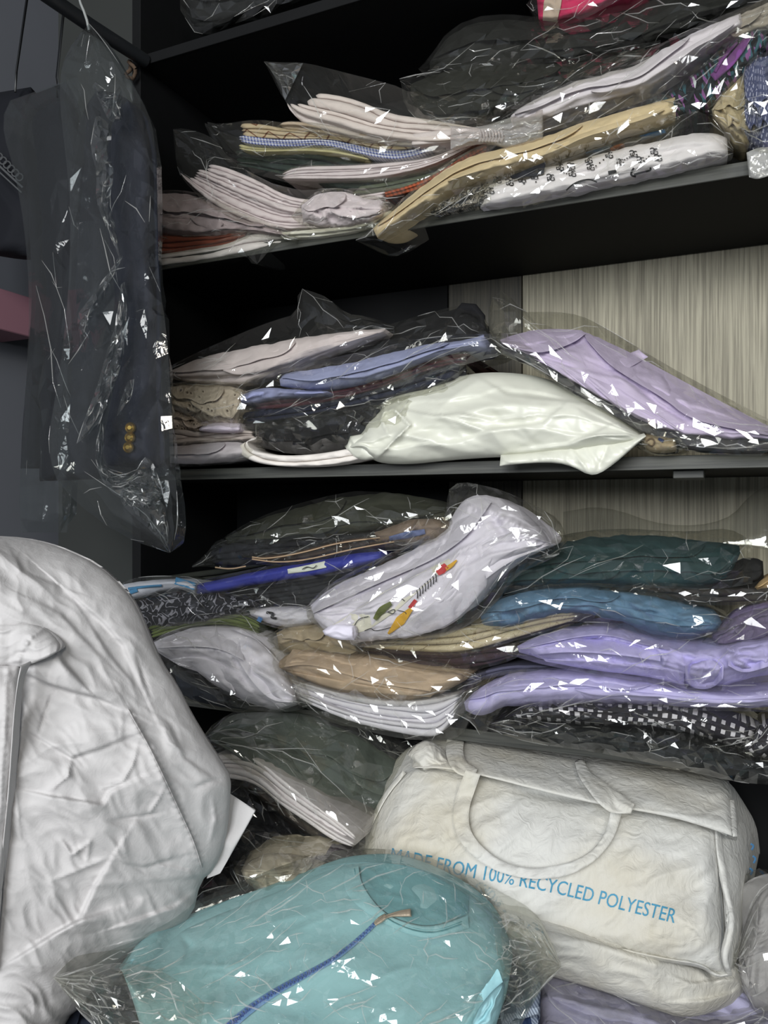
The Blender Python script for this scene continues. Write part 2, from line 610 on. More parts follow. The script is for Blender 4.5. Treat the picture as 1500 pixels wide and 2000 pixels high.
def film(haze=.013, rough=.05, gain=1.7, tint='f2f2ee', key='film'):
    if key in MATS:
        return MATS[key]
    T = NT('clear_plastic_' + key)
    tc = T.n('TexCoord')
    n1 = T.n('TexNoise', {'Vector': tc.outputs['Object'], 'Scale': 34.0, 'Detail': 3.0, 'Distortion': 1.2})
    vo = T.n('TexVoronoi', {'Vector': tc.outputs['Object'], 'Scale': 60.0}, feature='DISTANCE_TO_EDGE')
    hh = T.math('ADD', T.math('MULTIPLY', n1.outputs[0], 1.0), T.math('MULTIPLY', T.math('MINIMUM', vo.outputs[0], .15), .9))
    bp = T.n('Bump', {'Strength': .10, 'Distance': .004, 'Height': hh})
    lw = T.n('LayerWeight', {'Blend': .5, 'Normal': bp.outputs[0]})
    f = T.math('MULTIPLY_ADD', T.math('POWER', lw.outputs['Facing'], 4.5), .5, .042 * gain)
    gl = T.n('BsdfAnisotropic', {'Color': (1, 1, 1, 1), 'Roughness': rough, 'Normal': bp.outputs[0]})
    tr = T.n('BsdfTransparent', {'Color': srgb(tint)})
    df = T.n('BsdfDiffuse', {'Color': (.8, .8, .78, 1), 'Normal': bp.outputs[0]})
    hz = T.n('MixShader', {0: haze, 1: tr.outputs[0], 2: df.outputs[0]})
    sh = T.n('MixShader', {0: f, 1: hz.outputs[0], 2: gl.outputs[0]})
    MATS[key] = T.done(sh.outputs[0])
    return MATS[key]


FILM = film()
FILM_H = film(.03, .06, 1.7, 'eeeeea', 'hazy')
FILM_R = film(.22, .10, 2.0, 'f0f0ee', 'crease')
FILM_D = film(.018, .05, 1.6, 'e4e6e8', 'dim')


def cling(px, py, reach):
    """nearest surface of the last garment in front of each film point"""
    if LAST.get(1) is None:
        return None
    gx, gy, gd = LAST[1]
    c = max(6.0, reach * .6)
    x0, y0 = gx.min() - 4 * c, gy.min() - 4 * c
    w = int((gx.max() - x0) / c) + 6; h = int((gy.max() - y0) / c) + 6
    R = np.full((w, h), 9.0)
    np.minimum.at(R, (((gx - x0) / c).astype(int).ravel(), ((gy - y0) / c).astype(int).ravel()), gd.ravel())
    for _ in range(1):
        P = np.pad(R, 1, constant_values=9.0)
        R = np.min([P[i:i + w, j:j + h] for i in range(3) for j in range(3)], 0)
    ix = ((px - x0) / c).astype(int); iy = ((py - y0) / c).astype(int)
    ok = (ix >= 0) & (iy >= 0) & (ix < w) & (iy < h)
    return np.where(ok, R[ix.clip(0, w - 1), iy.clip(0, h - 1)], 9.0)


def sleeve(parent, A, B, y, thick=.05, seed=1, cell=34, amp=.0045, step=5, mat=None, name='plastic_sleeve', mode='y', bulge=.008, ya=None, k=1, gap=.004, calm=.22, noback=False, ridges=.10):
    """thin clear film round a garment: a net of flat triangular facets, strongly creased only in places"""
    q = cell * .42
    n = max(8, int(max(plen(A), plen(B)) / (q * 1.25)) + 2)
    a = resample(A, n, k); b = resample(B, n, k)
    m = max(4, int(np.hypot(*(a - b).T).max() / q) + 2)
    rng = np.random.default_rng(seed)
    v = np.linspace(0, 1, m)[None, :] + np.zeros((n, 1)); s = np.linspace(0, 1, n)[:, None] + np.zeros((1, m))
    inn = np.zeros((n, m)); inn[1:-1, 1:-1] = 1
    v = v + inn * rng.uniform(-.36, .36, (n, m)) / (m - 1)
    si = s + inn * rng.uniform(-.36, .36, (n, m)) / (n - 1)
    g = np.linspace(0, 1, n)
    at = lambda c: np.interp(si.ravel(), g, c).reshape(n, m)
    ax, ay, bx, by = at(a[:, 0]), at(a[:, 1]), at(b[:, 0]), at(b[:, 1])
    px = bx + (ax - bx) * v; py = by + (ay - by) * v

    def dep(z):
        z = np.atleast_1d(np.asarray(z, float))
        return np.interp(si.ravel(), np.linspace(0, 1, len(z)), z).reshape(n, m)
    db = dep(y); da = dep(y if ya is None else ya)
    base = db + (da - db) * v
    e = (np.minimum(si, 1 - si) / .06).clip(0, 1)
    pin = np.sqrt((4 * v * (1 - v)).clip(0, 1)) * np.sqrt(1 - (1 - e) ** 2)
    msk = ((noise(px / (cell * 2.4), py / (cell * 1.6), seed + 77) + .05) * 2.0).clip(0, 1)
    am = amp * (calm + (1 - calm) * msk)
    d = base - bulge * pin
    R = cling(px, py, q)
    edge_pad = .4 * (1 - inn)
    if R is not None:
        d = np.minimum(d, R - gap * (1 - edge_pad))
    d = d - am * (rng.uniform(0, 1.6, (n, m)) * (.4 + .6 * inn))
    pos = PY if mode == 'y' else PT
    X = pos(px, py, d)
    RV, RF = [], []
    for _ in range(int(n * m * ridges)):
        i0, j0 = int(rng.integers(0, n - 1)), int(rng.integers(0, m))
        di, dj = [(1, 0), (1, 1), (1, -1), (0, 1), (2, 1), (1, 0)][int(rng.integers(0, 6))]
        path = []
        for q_ in range(int(rng.integers(2, 6))):
            ii, jj = i0 + di * q_, j0 + dj * q_
            if 0 <= ii < n and 0 <= jj < m:
                path.append(X[ii, jj])
        if len(path) < 2:
            continue
        path = np.array(path); t_ = np.gradient(path, axis=0); t_ /= np.linalg.norm(t_, axis=1)[:, None] + 1e-9
        vw = path - np.array([0, 0, H]); vw /= np.linalg.norm(vw, axis=1)[:, None]
        sd = np.cross(t_, vw); sd /= np.linalg.norm(sd, axis=1)[:, None] + 1e-9
        rr = rng.uniform(.0005, .0011) * np.sin(np.linspace(.25, 2.9, len(path)))[:, None]
        k0 = len(RV) * 1
        for ang_ in (-90, -45, 0, 45, 90):
            RV += list(path + rr * (math.sin(math.radians(ang_)) * sd - math.cos(math.radians(ang_)) * vw))
        L_ = len(path)
        for c_ in range(4):
            for q_ in range(L_ - 1):
                e0 = k0 + c_ * L_ + q_
                RF += [[e0, e0 + 1, e0 + L_ + 1], [e0, e0 + L_ + 1, e0 + L_]]
    i = np.arange(n - 1)[:, None]; j = np.arange(m - 1)[None, :]
    c0 = (i * m + j).ravel(); c1 = c0 + 1; c2 = c0 + m + 1; c3 = c0 + m
    fl = rng.random(c0.size) < .5
    T1 = np.where(fl[:, None], np.stack([c0, c1, c2], -1), np.stack([c0, c1, c3], -1))
    T2 = np.where(fl[:, None], np.stack([c0, c2, c3], -1), np.stack([c1, c2, c3], -1))
    Fq = np.vstack([T1, T2]); V = X.reshape(-1, 3)
    if not noback:
        dv = np.array([0, 1, 0]) if mode == 'y' else np.array([-SA, CA, 0])
        Xb = pos(px, py, base) + dv * (thick * pin ** .7 + .0015)[..., None]
        V = np.vstack([V, Xb.reshape(-1, 3)]); Fq = np.vstack([Fq, Fq[:, ::-1] + n * m])
    nf = len(Fq)
    if RV:
        Fq = np.vstack([Fq, np.array(RF) + len(V)]); V = np.vstack([V, np.array(RV)])
    o = new_obj(name, V, Fq, None, mat or FILM, parent, False)
    if RV and len(o.data.polygons) == len(Fq):
        o.data.materials.append(FILM_R)
        mi = np.zeros(len(Fq), np.int32); mi[nf:] = 1
        o.data.polygons.foreach_set('material_index', mi)
    return o


def grow(A, B, up=7, dn=6, l=22, r=22, seed=1):
    rng = random.Random(seed)
    A = [list(p) for p in A]; B = [list(p) for p in B]
    tl = [(A[0][0] + B[0][0]) / 2 - l, (A[0][1] + B[0][1]) / 2 + rng.uniform(-8, 8)]
    tr = [(A[-1][0] + B[-1][0]) / 2 + r, (A[-1][1] + B[-1][1]) / 2 + rng.uniform(-8, 8)]
    return ([tl] + [[x, y - up] for x, y in A] + [tr], [tl] + [[x, y + dn] for x, y in B] + [tr])


def base_of(A, B, y, mode='y'):
    q = np.array(list(A) + list(B), float)
    return (PY if mode == 'y' else PT)(q[:, 0].mean(), q[:, 1].max(), y)


def overlays(parent, mat, A, B, over, seed, hpx, mode):
    """folded-over layers of the same cloth, each with its own free edge"""
    fr = LAST[0]
    if over == 'auto':
        over = []
        rng = random.Random(seed * 7 + 2)
        a = resample(A, 60); b = resample(B, 60)
        spans = []
        if hpx > 26:
            spans.append((.02, rng.uniform(.55, .9), .97, rng.uniform(.5, .62)))
        if hpx > 44:
            spans.append((rng.uniform(.25, .4), .98, .52, rng.uniform(.2, .3)))
        if hpx > 70:
            spans.append((.05, rng.uniform(.4, .6), .42, rng.uniform(.1, .2)))
        for k_, (s0, s1, v1, v0) in enumerate(spans):
            i0, i1 = int(s0 * 59), int(s1 * 59)
            g = np.linspace(0, 1, i1 - i0 + 1)
            vb = (v0 + .10 * noise(g * 3.3, k_ + .4, seed) + .04 * noise(g * 9, k_ + .8, seed))[:, None]
            vb = vb + (v1 - vb) * (np.abs(2 * g - 1)[:, None] ** 8) * .8
            vt = np.full_like(vb, v1)
            p, q = a[i0:i1 + 1], b[i0:i1 + 1]
            over.append((q + (p - q) * vt, q + (p - q) * vb, .001, rng.uniform(.006, .010)))
    acc = [tuple(np.ravel(c) for c in fr)]
    for A_, B_, la, lb in over:
        n_ = max(10, int(max(plen(A_), plen(B_)) / 6))
        p = resample(A_, n_); q = resample(B_, n_)
        drape('fold_layer', mat, p, q, surf(fr, p[:, 0], p[:, 1]) - la, surf(fr, q[:, 0], q[:, 1]) - lb, parent, mode, .003, .003, 4,
              (('r', 24, .0016, 0, 3),), (), .35, seed + 3, .03, 0)
        acc.append(tuple(np.ravel(c) for c in LAST[0]))
    LAST[0] = fr
    LAST[1] = tuple(np.concatenate([c[i] for c in acc]) for i in range(3))


def pack(name, label, cat, kind, mat, A, B, dy, group=None, sl=True, up=7, dn=6, l=22, r=22, part='folded_garment', fmat=None, famp=.0045, fcell=34, fthick=None, fA=None, fB=None, fdy=None, calm=.22, over='auto', **kw):
    """one packaged garment: the folded cloth and its clear sleeve"""
    y = D + dy
    t = thing(name, label, cat, base_of(A, B, y), group)
    seed = kw.setdefault('seed', (sum(map(ord, label)) % 971) + 1)
    if kind == 'L':
        layered(part, mat, A, B, y, t, **kw)
    else:
        yt = D + kw.pop('dyt', dy)
        hpx = np.hypot(*(resample(A, 20) - resample(B, 20)).T).max()
        kw.setdefault('folds', int(min(4, max(1, hpx / 24)))); kw.setdefault('boost', 1.7); kw.setdefault('rag', min(3.0, hpx / 22))
        drape(part, mat, A, B, yt, y, t, 'y', **kw)
        overlays(t, mat, A, B, over, seed, hpx, 'y')
    fr = LAST[0]
    if sl:
        gA, gB = grow(A, B, up, dn, l, r, seed)
        if fA is not None:
            gA = fA
        if fB is not None:
            gB = fB
        yf = y - (.004 if kind == 'L' else kw.get('bulge', .01) * .5) if fdy is None else D + fdy
        sleeve(t, gA, gB, yf, fthick or .10, seed, fcell, famp, mat=fmat, calm=calm, ya=None if kind == 'L' else yt - kw.get('bulge', .01) * .5)
    LAST[0] = fr
    return t
# ------------------------------------------------------------------ the setting
Z0, Z1, Z2, Z3, Z4 = H + .852, H + .465, H + .077, H - .333, H - .74     # tops of the boards
YB = D + .31                                                             # face of the back panel
XL, XR = -1.0, .62


def wood(name, c1, c2, axis, bump=.3, rough=.6):
    T = NT(name)
    tc = T.n('TexCoord')
    sc = (170, 170, 3.5) if axis == 'z' else (3.0, 95, 95)
    mp = T.n('Mapping', {0: tc.outputs['Object'], 'Scale': sc})
    nz = T.n('TexNoise', {'Vector': mp.outputs[0], 'Scale': 1.6, 'Detail': 4.0, 'Roughness': .6, 'Distortion': .25})
    n2 = T.n('TexNoise', {'Vector': tc.outputs['Object'], 'Scale': 7.0, 'Detail': 2.0})
    rp = T.n('ValToRGB', {0: nz.outputs[0]})
    rp.color_ramp.elements[0].position = .36; rp.color_ramp.elements[0].color = srgb(c2)
    rp.color_ramp.elements[1].position = .62; rp.color_ramp.elements[1].color = srgb(c1)
    c = T.mix(T.math('MULTIPLY', n2.outputs[0], .35), rp.outputs[0], srgb(c2))
    bp = T.n('Bump', {'Strength': bump, 'Distance': .002, 'Height': nz.outputs[0]})
    return T.done(T.n('BsdfPrincipled', {'Base Color': c, 'Roughness': rough, 'Normal': bp.outputs[0]}).outputs[0])


M_back = wood('grey_oak_grain', 'a5a08c', '716c5c', 'z')
M_edge = wood('grey_edge_band', '4c4d48', '262826', 'x', .2)
M_board = plain('black_board', '0d0e10', .7, spec=.2, noise_scale=30, col2='08090a')
M_wall = plain('blue_grey_wall', '6a6d75', .9, spec=.1, noise_scale=3, col2='5f6268')
M_ceil = plain('grey_ceiling', '3f4140', .9, spec=.1, noise_scale=4, col2='373938')


def struct(o):
    o['kind'] = 'structure'
    return o


struct(box('wall_left', M_wall, (-1.62, -2.2, 0), (-1.56, YB + .1, 2.75), bevel=0))
struct(box('wall_back', M_ceil, (-1.62, YB + .02, 0), (1.2, YB + .08, 2.75), bevel=0))
struct(box('ceiling', M_ceil, (-1.62, -2.2, 2.75), (1.2, YB + .08, 2.81), bevel=0))
struct(box('floor', plain('grey_floor', '6d6a66', .7, noise_scale=12, col2='5c5955'), (-1.62, -2.2, -.05), (1.2, YB + .08, 0), bevel=0))

shelf = thing('shelving_unit', 'dark wooden shelving unit with grey grained back panel carrying the plastic-wrapped garments', 'shelves', (-.2, D, 0))
for z in (Z0, Z1, Z2, Z3, Z4):
    b = box('shelf_board', M_board, (XL, D + .004, z - .018), (XR, YB - .004, z), shelf, .0008)
    e = box('edge_band', M_board if z == Z0 else M_edge, (XL, D, z - .0185), (XR, D + .003, z + .0005), shelf, .0006)
    e.parent = b
    b['label'] = 'black board with grey front edge'
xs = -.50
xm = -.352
box('back_panel', wood('shaded_oak_grain', '4d493e', '2a2822', 'z'), (xs, YB, Z3), (xm - .002, YB + .012, Z1 - .009), shelf, .001)['label'] = 'wood-grain back panel with shade painted in'  # darker plank colour stands in for the shade deepening to the left
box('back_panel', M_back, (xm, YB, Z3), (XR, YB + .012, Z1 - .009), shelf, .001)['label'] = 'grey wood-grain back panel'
box('back_panel', M_board, (XL, YB, .02), (xs - .002, YB + .012, Z1 - .009), shelf, .001)['label'] = 'left back panel with shade painted black'  # black colour stands in for the deep shade at the left rear
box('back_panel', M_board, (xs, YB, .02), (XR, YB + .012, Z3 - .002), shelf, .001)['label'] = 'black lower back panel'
box('back_panel', M_board, (XL, YB, Z1 - .007), (XR, YB + .012, Z0), shelf, .001)['label'] = 'upper back panel with shade painted black'  # coloured black for the shade behind the top shelf piles
box('side_panel', M_board, (XL - .02, D, 0), (XL, YB + .012, Z0 + .3), shelf, .001)
box('side_panel', M_board, (XR, D, 0), (XR + .02, YB + .012, Z0 + .3), shelf, .001)
br = PY(1345, 926, D + .03)
box('bracket', M_edge, (br[0] - .02, D + .02, Z2 - .03), (br[0] + .02, D + .10, Z2 - .0185), shelf, .001)

# rail for the hanging clothes: runs out of the shelf corner towards the viewer
rail = thing('clothes_rail', 'dark bar running out from the top shelf corner, carrying the hanging garments', 'rail', (-1.0, D, Z0))
tube('bar', plain('dark_rail', '14171a', .5), [(-.985, D - .003, H + .838), (-1.0, D - .12, H + .838), (-1.03, .60, H + .838)], .012, rail, 12)
p0 = PY(255, 137, D - .02)
tube('cord_knot', plain('brown_cord', '4a3a2c', .9), [p0 + np.array([(.006 + .005 * math.cos(3 * a)) * math.cos(a), -.006 * math.sin(2 * a), .015 * math.sin(a)]) for a in np.linspace(0, 6.28, 22)], .0035, rail, 8)
q = PT(20, 540, 1.45)
ledge = box('ledge_board', plain('mauve_paint', '8a6470', .6), (-1.56, q[1] - .35, q[2] - .045), (-1.45, q[1] + .25, q[2] + .045), None, .002)
ledge['label'] = 'mauve painted ledge board on the left wall behind the hanging clothes'; ledge['category'] = 'ledge'

WHITE = 'd8d0d2'
PINKW = 'cfc4c6'

# ------------------------------------------------------------------ top shelf, left pile
G1 = 'packaged garments piled on the top shelf'
pack('bagged_shirt', 'white shirt at the bottom left of the top shelf pile, under rust cloth', 'shirt', 'L', cloth('dcd6d6'),
     [(300, 499), (380, 486), (440, 478), (482, 460), (520, 450), (562, 462)], [(300, 521), (400, 509), (490, 491), (562, 471)], .0, G1, n=2, up=3, dn=2, l=5, r=14,
     fA=[(290, 495), (440, 470), (500, 440), (545, 445), (580, 462)], fB=[(290, 524), (420, 511), (488, 497), (492, 524), (512, 508), (536, 474), (580, 466)], famp=.006, seed=5)
pack('bagged_shirt', 'rust orange folded shirt low in the left pile on the top shelf', 'shirt', 'L', cloth('8e4a38'),
     [(300, 459), (400, 463), (450, 455), (492, 450)], [(300, 497), (380, 491), (440, 482), (484, 463)], .006, G1, n=3, up=2, dn=2, l=5, r=8)
pack('bagged_shirt', 'mauve grey crumpled shirt above the rust cloth, behind the hanging garment bag', 'shirt', 'D', cloth('a89a9e'),
     [(300, 379), (360, 377), (420, 392), (500, 432), (572, 458)], [(300, 460), (400, 464), (480, 453), (572, 466)], .012, G1, bulge=.02, thick=.12,
     wr=[('r', 30, .007, 25, 2), ('r', 14, .003, 10, 2), ('n', 60, .01, 0, 1)], l=4, r=10, famp=.007, fcell=26)
pack('bagged_shirt', 'pale blush shirt with many fanned pleats, lower middle of the left pile', 'shirt', 'L', cloth('d3c8cb'),
     [(354, 330), (380, 318), (430, 322), (500, 350), (560, 384), (620, 392), (690, 384), (765, 372)],
     [(350, 336), (366, 356), (420, 402), (480, 430), (540, 447), (620, 446), (700, 441), (770, 428)], -.004, G1, n=9, prot=.009, fan=.05, stag=.10, wob=.55, amp=.003,
     fA=[(338, 252), (362, 250), (420, 268), (452, 318), (560, 372), (660, 368), (790, 366)], fB=[(338, 256), (344, 330), (370, 368), (430, 420), (530, 455), (640, 455), (790, 432)], famp=.006)
pack('bagged_blouse', 'small crumpled white blouse in wrinkled plastic at the right of the pleated shirts', 'blouse', 'D', cloth('d3c8ce'),
     [(588, 402), (620, 378), (660, 372), (700, 384), (748, 392)], [(592, 436), (630, 444), (680, 442), (720, 436), (750, 424)], -.018, G1, bulge=.018, thick=.06, wr=[('r', 16, .006, 30, 2.5), ('r', 10, .003, -40, 2)], famp=.008, fcell=22, calm=.5)
pack('bagged_shirt', 'off white folded shirt lying flat along the shelf edge below the pleated one', 'shirt', 'L', cloth('d2d0c4'),
     [(538, 455), (620, 447), (700, 441), (752, 414), (775, 408)], [(548, 467), (640, 462), (720, 447), (780, 424)], -.012, G1, n=2, up=3, dn=2, l=4, r=6)
pack('bagged_trim', 'sliver of teal patterned cloth peeping out under the off white shirt', 'cloth', 'L', cloth('1d4a5c', 'scribble', col2='a8584a', scale=(120, 120), w=.06),
     [(556, 460), (600, 461), (650, 458)], [(560, 469), (600, 468), (652, 464)], -.002, G1, sl=False, n=1)
pack('bagged_shirt', 'dark green folded shirt across the middle of the left pile, top shelf', 'shirt', 'L', cloth('27332e'),
     [(452, 292), (520, 300), (620, 296), (700, 318), (800, 330), (880, 310), (930, 292)], [(458, 322), (540, 338), (640, 366), (740, 376), (860, 352), (935, 312)], .03, G1, n=4, rmax=.008,
     fA=[(400, 240), (440, 262), (540, 288), (700, 312), (880, 300), (950, 285)], fB=[(400, 244), (424, 300), (470, 334), (600, 366), (760, 384), (880, 352), (950, 310)])
pack('bagged_shirt', 'sage green folded cloth just above the orange gingham strip', 'cloth', 'L', cloth('5a6152'),
     [(690, 366), (780, 352), (860, 334), (920, 300)], [(690, 382), (760, 376), (850, 352), (930, 312)], .02, G1, n=2, sl=False)
pack('bagged_shirt', 'thin white folded shirt with ribbed band between dark green and pleated shirts', 'shirt', 'L', cloth('cdc3c6'),
     [(545, 342), (580, 325), (680, 324), (760, 318), (850, 308), (935, 268)], [(548, 349), (640, 350), (740, 348), (840, 326), (938, 277)], .004, G1, n=4, prot=.003, up=3, dn=3, l=10, r=8)
pack('bagged_shirt', 'pale straw yellow shirt under the blue gingham one in the left pile', 'shirt', 'L', cloth('b3ad84'),
     [(459, 280), (520, 290), (600, 288), (650, 288), (720, 305)], [(460, 290), (500, 298), (590, 294), (660, 300), (725, 314)], .006, G1, n=2, sl=False)
pack('bagged_shirt', 'blue and white gingham shirt folded thin in the left pile', 'shirt', 'L', cloth('4a5796', 'gingham', col2='d4d6e2', scale=(190, 190)),
     [(464, 266), (480, 264), (540, 274), (640, 271), (680, 280), (740, 292), (790, 296), (843, 283)], [(467, 277), (500, 283), (560, 287), (640, 282), (700, 300), (760, 312), (800, 308), (846, 293)], .0, G1, n=3, prot=.002, wob=.1, sl=False)
pack('bagged_shirt', 'cream shirt with brown zigzag print on top of the blue gingham one', 'shirt', 'L', cloth('b9a88c', 'zigzag', col2='6e4a34', scale=(55, 42)),
     [(457, 246), (475, 240), (510, 242), (560, 252), (640, 262), (720, 276), (846, 270)], [(466, 266), (540, 272), (640, 270), (700, 282), (760, 296), (848, 284)], .004, G1, n=3, prot=.003,
     fA=[(405, 238), (430, 243), (500, 232), (560, 240), (700, 262), (870, 262)], fB=[(405, 242), (440, 278), (468, 312), (560, 300), (700, 308), (780, 318), (870, 292)])
pack('bagged_shirt', 'tan folded shirt directly under the fanned white shirts', 'shirt', 'L', cloth('b9a794'),
     [(542, 243), (562, 236), (620, 242), (700, 258), (780, 276), (850, 270)], [(545, 250), (600, 258), (680, 268), (760, 287), (850, 280)], .0, G1, n=2, up=2, dn=2, l=6, r=6)
pack('bagged_shirts', 'fanned white shirts on top of the left pile under a standing plastic corner', 'shirt', 'L', cloth('d6cbc8'),
     [(576, 200), (570, 190), (606, 181), (650, 184), (700, 196), (760, 222), (830, 232), (900, 244), (965, 256)],
     [(556, 196), (570, 222), (600, 246), (660, 260), (730, 276), (800, 288), (880, 280), (966, 268)], -.012, G1, n=5, prot=.008, fan=.03, stag=.13, rmax=.014, wob=.5, k=1,
     fA=[(516, 119), (552, 122), (593, 121), (660, 138), (740, 158), (790, 172), (830, 205), (980, 240)], fB=[(516, 121), (535, 158), (556, 198), (600, 252), (700, 280), (800, 296), (900, 288), (980, 270)], famp=.007, fcell=44)
LAST[1] = None
fw = [o for o in SC.objects if o.get('label', '').startswith('fanned white')][0]
CORNER = film(.05, .07, 6.0, 'dfe0da', 'corner')
sleeve(fw, [(517, 120), (556, 123), (592, 123)], [(521, 126), (540, 160), (557, 195)], D - .03, .003, 7, 22, .008, 5, CORNER, 'sleeve_corner', 'y', .004, noback=True, calm=.6)
pack('bagged_shirt', 'slim white rolled shirt ending in the twisted plastic neck', 'shirt', 'L', cloth('d0c6c6'),
     [(800, 262), (870, 252), (925, 252), (975, 250)], [(800, 284), (870, 280), (925, 268), (975, 262)], -.018, G1, n=2, sl=False)
t = thing('plastic_twist', 'gathered neck of clear plastic twisted tight above the orange gingham strip', 'plastic', PY(935, 268, D - .03))
drape('gathered_film', film(.22, .1, 1.4, 'e8e2e0', 'gather'), [(880, 246), (935, 250), (1000, 228), (1060, 214)], [(880, 292), (935, 272), (1000, 292), (1060, 270)], D - .03, D - .034, t, bulge=.008, thick=.02,
      wr=[('r', 9, .006, -8, 7), ('r', 22, .004, -8, 5)], step=3)
for i, x in enumerate(range(936, 980, 6)):
    tube('gather_fold', film(.22, .1, 1.4, 'e8e2e0', 'gather'), PY(np.full(7, x) + np.array([0, 2, 3, 3.5, 3, 2, 0]), np.linspace(255, 276, 7), D - .046 + .004 * np.abs(np.linspace(-1, 1, 7))), .0022, t, 6)

# top shelf, right part
pack('bagged_trousers', 'black garment in glossy crumpled plastic at the back, below the pink one', 'garment', 'D', cloth('1b1c1a'),
     [(840, 120), (880, 62), (960, 34), (1080, 46), (1220, 20), (1360, -30), (1520, -60)], [(838, 150), (900, 150), (1000, 140), (1100, 120), (1250, 92), (1380, 40), (1520, 0)], .05, G1, dyt=.09, bulge=.03, thick=.08,
     wr=[('r', 40, .006, -20, 2)], famp=.011, fcell=40, up=10, dn=10, calm=.8)
pack('bagged_trousers', 'charcoal garment in crumpled plastic sleeve right of the fanned white shirts', 'garment', 'D', cloth('23241f'),
     [(800, 166), (860, 140), (950, 120), (1060, 128), (1160, 120), (1260, 92)], [(812, 232), (880, 246), (950, 230), (1040, 196), (1140, 156), (1262, 112)], .0, G1, dyt=.03, bulge=.02, thick=.1,
     wr=[('r', 36, .008, -20, 2)], famp=.010, fcell=36, calm=.8, fA=[(780, 154), (830, 142), (880, 140), (960, 110), (1080, 118), (1180, 100), (1290, 78)], fB=[(783, 162), (790, 214), (836, 246), (900, 250), (980, 226), (1100, 188), (1290, 104)])
pack('bagged_shirt', 'hot pink garment with a pale stripe at the top edge of the picture', 'shirt', 'D', cloth('c2315f'),
     [(1048, -10), (1120, -30), (1260, -60)], [(1052, 38), (1100, 42), (1150, 28), (1190, 4), (1262, -30)], .05, G1, over=[], bulge=.02, thick=.1, wr=[('r', 40, .003, 0, 2)], famp=.006)
fr = LAST[0]
ribbon('pale_stripe', cloth('b7a596'), [(1086, -25), (1078, 10), (1074, 42)], [30, 34, 28], on(fr, .003), SC.objects[-1].parent if False else [o for o in SC.objects if o.name.startswith('bagged_shirt') and 'pink' in o.get('label', '')][0], wr=[('r', 20, .001, 80, 2)])
pack('bagged_shirt', 'long white folded shirt sloping up to the right on the top shelf', 'shirt', 'D', cloth('d6d0d8'),
     [(998, 226), (1020, 206), (1100, 166), (1180, 142), (1250, 126), (1300, 92), (1370, 56), (1446, 26)], [(1000, 250), (1050, 240), (1120, 212), (1240, 186), (1300, 152), (1360, 106), (1452, 52)], -.012, G1, bulge=.022, thick=.1,
     wr=[('r', 60, .003, -22, 3), ('n', 40, .003, -22, 2)], cr=[('s', [(1000, 238), (1060, 204), (1130, 172), (1200, 156)], 1.5, -.008, 30), ('r', [(1020, 246), (1120, 205), (1240, 170)], 3, -.003)],
     fA=[(930, 236), (960, 222), (1010, 190), (1100, 152), (1240, 108), (1330, 66), (1430, 20), (1520, -10)], fB=[(930, 246), (980, 270), (1060, 262), (1180, 226), (1290, 186), (1400, 112), (1520, 62)], famp=.005)
pack('bagged_shirt', 'greyish white shirt end at the upper right corner of the top shelf', 'shirt', 'D', cloth('b7aea6'),
     [(1380, 60), (1440, 30), (1520, -5)], [(1384, 108), (1440, 84), (1520, 60)], .01, G1, bulge=.02, thick=.08, wr=[('r', 30, .004, -25, 2)], famp=.006)
pack('bagged_scarf', 'dark knitted scarf with teal and purple flecks at the right of the top shelf', 'scarf', 'D', cloth('20303a', 'scarf', scale=(230, 90), ang=20, bump=.5),
     [(1250, 214), (1330, 172), (1400, 110), (1450, 62), (1500, 48)], [(1272, 232), (1350, 230), (1410, 190), (1460, 140), (1500, 96)], .0, G1, over=[], bulge=.02, thick=.1, wr=[('r', 14, .004, -55, 3)], famp=.006)
fr = LAST[0]
sc = [o for o in SC.objects if o.get('category') == 'scarf'][0]
ribbon('purple_stripe', cloth('6d4079'), [(1392, 152), (1420, 128), (1446, 96), (1462, 70)], [16, 18, 14], on(fr, .006), sc, bulge=.004)
ribbon('purple_stripe', cloth('6d4079'), [(1396, 140), (1414, 110), (1440, 82)], [6, 7, 5], on(fr, .009), sc, bulge=.003)
pack('bagged_shirt', 'long buttermilk folded shirt running across the middle of the top shelf', 'shirt', 'D', cloth('d0bd99'),
     [(728, 446), (780, 400), (840, 352), (900, 312), (950, 296), (1040, 276), (1160, 232), (1250, 208), (1318, 190)],
     [(738, 466), (800, 424), (860, 386), (920, 352), (980, 334), (1080, 306), (1180, 266), (1260, 244), (1320, 226)], -.022, G1, bulge=.018, thick=.08,
     wr=[('r', 34, .004, -22, 4), ('r', 15, .002, -25, 3)], cr=[('s', [(738, 452), (800, 402), (870, 352), (950, 318)], 1.6, .006, 26), ('s', [(810, 390), (850, 388), (930, 345), (960, 316)], 1.6, .006, 24), ('s', [(950, 312), (1060, 290), (1180, 250), (1310, 210)], 1.6, .006, 20)],
     fA=[(695, 468), (722, 452), (800, 372), (900, 298), (1000, 262), (1120, 222), (1220, 186), (1310, 182), (1334, 206)], fB=[(695, 470), (745, 476), (790, 452), (860, 404), (940, 372), (1050, 330), (1180, 282), (1290, 250), (1334, 216)], famp=.006)
pack('bagged_shirt', 'orange gingham strip of a folded shirt rising beside the buttermilk one', 'shirt', 'L', cloth('9c4d30', 'gingham', col2='5e3626', scale=(150, 150)),
     [(742, 378), (800, 362), (860, 336), (910, 300), (954, 283)], [(748, 388), (810, 374), (866, 352), (920, 318), (956, 292)], .002, G1, n=2, prot=.002, sl=False, wob=.1)
